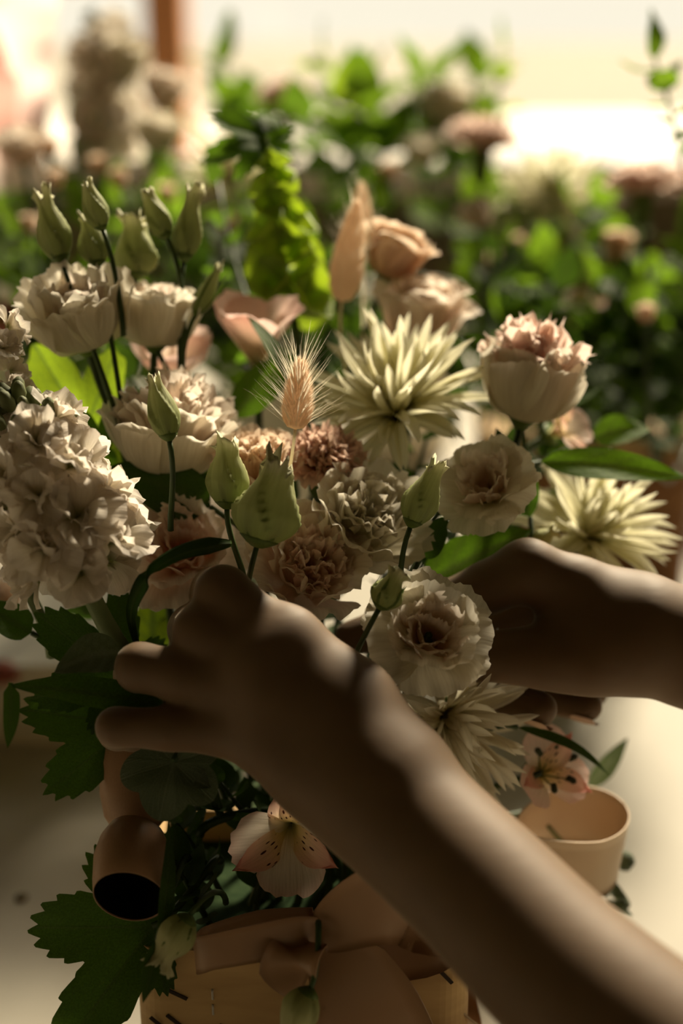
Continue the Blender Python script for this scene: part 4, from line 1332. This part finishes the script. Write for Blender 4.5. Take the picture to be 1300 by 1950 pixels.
# ------------------------------------------------------------------ second arrangement in a brown box, right, and more behind
B2 = at(1155, 1100, 1.06); B2.z = 0
b2 = tag(empty('flower_box', Matrix.Translation(Vector((.185, .545, 0)))), 'brown wooden flower box out of focus beyond the far hand', 'box')
put('box_wall', box_wall(.078, .052, 0, .122, .004, .014, M['crate'], 'box_wall'), b2)
put('rim', box_wall(.080, .054, .108, .124, .0045, .015, M['bark'], 'rim'), b2)
b3 = tag(empty('flower_tray', Matrix.Translation(Vector((-.305, .325, 0)))), 'low pale tray of flowers blurred at the left edge of the table', 'tray')
put('tray_wall', box_wall(.16, .07, 0, .052, .005, .02, M['tray'], 'tray_wall'), b3)
put('rim', box_wall(.163, .073, .046, .054, .006, .022, M['tray'], 'rim'), b3)
for i, (vx, vy, vh, vr) in enumerate(((-.05, .62, .15, .055), (.06, .85, .16, .06), (-.30, .80, .17, .06), (.36, .80, .15, .055))):
    v = tag(put('vase', lathe('vase', [(0, 0), (vr * .7, 0), (vr * .78, .01), (vr, vh * .5), (vr * .82, vh * .9), (vr * .9, vh), (vr * .84, vh), (vr * .76, vh * .88), (vr * .9, vh * .5), (0, .015)], M['tray'], 28), None, Matrix.Translation((vx, vy, 0))),
        ('pale vase hidden behind the bouquet greenery', 'pale vase under the pink carnations at the window', 'pale vase below the pink wrapped flowers at left', 'pale vase at right behind the brown flower box')[i], 'vase')


def bgt(px):
    c = [Vector((-.30, .80, .10)), Vector((-.05, .62, .08)), Vector((.06, .85, .10)), Vector((.185, .545, .08)), Vector((.36, .80, .08))]
    k = min(4, max(0, int((px + 60) / 280)))
    return c[k] + Vector((rng.uniform(-.02, .02), rng.uniform(-.02, .02), 0))


def bgf(label, px, py, d, r, spec, axis=(0, .95, .3), h=.5, cal='cup', cat='flower', name='carnation', group=None, **kw):
    flower(name, label, cat, px, py, d, r, axis, spec, h=h, cal=cal, target=bgt(px), rad=.0018, group=group, **kw)


bgf('blurred pink carnation against the window, left of centre', 545, 178, 1.087, 62, 'pinkcarn', (0, 1, .1), cal='tube')
bgf('blurred wide pink carnation right of the window gap', 918, 262, 0.974, 84, 'pinkcarn', (.05, 1, .1), cal='tube')
bgf('blurred pink carnation with a tall green cup at the right edge', 1222, 345, 0.870, 82, 'pinkcarn', (-.05, 1, .15), cal='tube')
bgf('blurred second pink carnation cut by the right edge', 1318, 350, 0.913, 70, 'pinkcarn', (.1, 1, .1), cal='tube')
bgf('blurred peach rosebud in the right background', 1172, 478, 0.920, 58, 'rosebud', (.1, .95, .2), h=.55, name='rose')
bgf('blurred small pink rose in the right background foliage', 908, 410, 0.940, 44, 'rose_pale', (-.2, .8, .3), name='rose')
bgf('blurred beige rose by the window, above the wide pink carnation', 848, 212, 1.087, 74, 'rose_beige', (0, .9, .3), name='rose')
bgf('blurred small beige rose beneath the beige window rose', 800, 290, 1.044, 48, 'rose_beige', (-.2, .8, .3), name='rose')
bgf('blurred cream chrysanthemum in the right background', 1050, 375, 1.027, 118, 'mum', (.05, .85, .5), h=.2, name='chrysanthemum')
bgf('blurred cream chrysanthemum behind the bell spike', 440, 325, 0.887, 96, 'mum', (-.2, .8, .5), h=.2, name='chrysanthemum')
bgf('blurred coral flower at the left edge behind the white stock', 15, 602, 0.880, 56, 'hotcarn', (.1, .7, .6), cal='tube')
bgf('blurred coral alstroemeria in the right background shade', 1110, 578, 0.860, 62, 'alstro', (0, .8, .5), name='alstroemeria')
bgf('blurred blush rose between stock and window at upper left', 312, 175, 1.000, 58, 'rose_pale', (.2, .8, .4), name='rose')
bgf('blurred white rose near the post at upper left', 232, 120, 1.044, 70, 'rose_beige', (.1, .8, .4), name='rose')
bgf('blurred pale rose right of the left stock spike', 300, 260, 0.957, 60, 'rose_beige', (.2, .8, .4), name='rose')
bgf('blurred pale pink rose at the left edge under the wrapping', 40, 285, 0.870, 58, 'rose_pale', (-.1, .8, .5), name='rose')
bgf('red flower glowing at the left edge behind the rolled leaf', 8, 1280, 0.840, 36, 'hotcarn', (.2, .7, .6), cal=None, stem=False)
for i, (x, y, d_) in enumerate(((105, 345, .98), (95, 285, 1.02), (228, 345, 1.0), (318, 372, 1.02), (432, 428, .95), (186, 318, 1.04), (60, 430, .95), (985, 470, 1.05), (940, 500, 1.0), (1010, 640, .9), (1230, 600, .88), (740, 330, 1.1))):
    bgf('small blurred pink rosebud among the %s background leaves' % ('left' if x < 500 else 'right'), x, y, d_ * .9, 32, 'rosebud', (rng.uniform(-.3, .3), .9, .3), name='rosebud', group='small background rosebuds, ' + ('left' if x < 500 else 'right'))
stock('blurred stock spike with dark green tip at upper left', (205, 300), (172, 20), 1.05, 1.05, 50, 18, 16, 5, Vector((-.30, .80, .10)), flpx=48, rad=.003)
stock('blurred cream stock spike beside the window post', (225, 330), (205, 40), 1.12, 1.12, 42, 16, 0, 6, Vector((-.28, .80, .10)), flpx=52, rad=.003)

# pink tissue wrapped round a bunch at the upper left
tw = tag(empty('wrapping_paper', Matrix.Translation(at(60, 200, .98))), 'pink tissue wrapping paper glowing at the upper left corner', 'paper')
two = at(60, 200, .98)
for j, (x0, y0, x1, y1, hw0, hw1, s_) in enumerate(((40, 360, 20, -40, 40, 90, 0), (20, 360, -60, 20, 40, 90, 2))):
    P = [at(x0 + (x1 - x0) * t, y0 + (y1 - y0) * t, .98 + .02 * j + .01 * math.sin(5 * t + j)) for t in np.linspace(0, 1, 8)]
    V, F, uv = ribbon_data(P, [ax(1, .1 * math.sin(3 * i + j), .35 * math.sin(2 * i + j)) for i in range(8)], [hw0 * mpp(.98), (hw0 + hw1) / 2 * mpp(.98), hw1 * mpp(.98)], .0001, 4, .18 * (-1) ** j)
    V, uv = V[:len(V) // 2], uv[:len(V) // 2]
    F = [f for f in F if max(f) < len(V)]
    put('sheet', mk('sheet', [v - two for v in V], F, M['tissue'], uv), tw)

# background greenery
def bgs(b_, t_, n_, l_, w_, m_, kd, sd_):
    tone = {'leaf_bg': 'bright green', 'leaf': 'mid green', 'leaf_dark': 'dark green'}[m_]
    zx = ('far left', 'left', 'middle', 'right', 'far right')[min(4, max(0, int(t_[0] / 260)))]
    zy = 'upper' if t_[1] < 300 else ('middle' if t_[1] < 500 else 'lower')
    sprig('blurred %s sprig with %s leaves, %s %s background' % (tone, 'oval' if kd == 'ovate' else 'narrow', zy, zx), b_, t_, n_, l_, w_, m_, kd,
          group='%s background greenery, %s %s' % (tone, zy, zx), seed=sd_, name='background_sprig')


r_ = random.Random(77)
k = 0
spots = []
for gx in range(-40, 1360, 92):
    for gy, d_ in ((250, 1.22), (360, 1.10), (480, 1.0), (600, .93), (720, .90)):
        if gy == 250 and (gx > 960 or gx < 330): continue
        if gy <= 360 and 940 < gx: continue
        spots.append((gx + r_.uniform(-40, 40), gy + r_.uniform(-35, 35), d_ + r_.uniform(-.05, .05)))
for (x, y, d_) in spots:
    ln = r_.uniform(150, 230)
    dx = r_.uniform(-70, 70)
    big = r_.random() < .5
    bgs((x, y + ln * .55, d_ + .02), (x + dx, y - ln * .45, d_), 8, 100 if big else 76, 37 if big else 20,
        ('leaf_bg', 'leaf', 'leaf_bg')[k % 3], ('ovate', 'lance')[k % 2], 400 + k)
    k += 1
sp = [('sprig with small oval leaves against the window at upper right', (1300, 330, .80), (1246, 112, .80), 9, 84, 30, 'leaf_bg'),
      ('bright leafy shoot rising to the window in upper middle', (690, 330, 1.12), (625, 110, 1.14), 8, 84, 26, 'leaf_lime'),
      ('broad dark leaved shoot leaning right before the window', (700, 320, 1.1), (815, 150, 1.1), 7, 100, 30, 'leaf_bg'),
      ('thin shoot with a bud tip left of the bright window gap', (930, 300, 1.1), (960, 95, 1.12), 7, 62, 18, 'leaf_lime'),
      ('big leaved green shoot left of the bright gaps in upper middle', (690, 400, 1.05), (690, 190, 1.05), 8, 110, 40, 'leaf_bg'),
      ('dark leaf shoot arching left of the bell spike', (545, 720, .66), (415, 345, .74), 7, 80, 24, 'leaf'),
      ('sprig of yellow green leaves in the pale tray at left', (60, 1440, .88), (50, 1330, .88), 8, 54, 20, 'leaf_lime'),
      ('second sprig of pale leaves in the tray at the left edge', (0, 1440, .90), (5, 1340, .9), 7, 52, 20, 'leaf_grey')]
for i, (lb, b_, t_, n_, l_, w_, m_) in enumerate(sp):
    sprig(lb, b_, t_, n_, l_, w_, m_, seed=800 + i)
for i, (x, y, d_) in enumerate(((920, 700, .84), (1010, 640, .86), (1090, 700, .85), (1180, 690, .84), (1270, 720, .84), (1240, 640, .86), (1310, 620, .86), (1150, 760, .86), (1060, 780, .84), (1000, 760, 1.02), (1060, 720, 1.04), (1120, 740, 1.02), (1180, 730, 1.04), (1240, 740, 1.02), (1300, 700, 1.04), (1100, 660, 1.0), (1220, 660, 1.0), (960, 680, 1.02), (1160, 800, 1.0), (1260, 790, .98), (620, 720, 1.0), (860, 640, .98), (500, 640, 1.0), (300, 700, .98), (160, 700, .98), (950, 590, .88), (1300, 770, .88),
                            (20, 640, .84), (120, 660, .86), (40, 740, .85), (230, 640, .86), (330, 620, .88), (420, 560, .88), (60, 540, .9), (620, 640, .88), (700, 700, .86), (560, 560, .9))):
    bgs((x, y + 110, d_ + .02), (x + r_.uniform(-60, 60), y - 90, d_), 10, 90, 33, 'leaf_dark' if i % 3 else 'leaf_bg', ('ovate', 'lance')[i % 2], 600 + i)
for i, (x, y, n_, m_) in enumerate(((30, 1420, 6, 'leaf_bg'), (110, 1425, 6, 'leaf_bg'), (-10, 1400, 6, 'leaf_lime'))):
    sprig('blurred green sprig standing in the pale tray behind the fingers', (x, y, .93), (x + r_.uniform(-40, 40), y - 170, .93), n_, 60, 22, m_, 'ovate', group='greens in the pale tray', seed=700 + i, name='tray_sprig')
bgf('blurred tan rose in the pale tray, just under the white stock', 8, 1140, .93, 50, 'rose', (0, .8, .5), name='rose')
for i, (x, y) in enumerate(((42, 1716),)):
    p = at(x, y, .715)
    s = tag(put('plant_scrap', lathe('plant_scrap', [(0, 0), (.003, .0003), (.0034, .0012), (.002, .002), (0, .0022)], M['scrap'], 9), None, Matrix.Translation((p.x, p.y, 0))), 'small dark plant scrap on the table left of the toothed leaf', 'scrap')
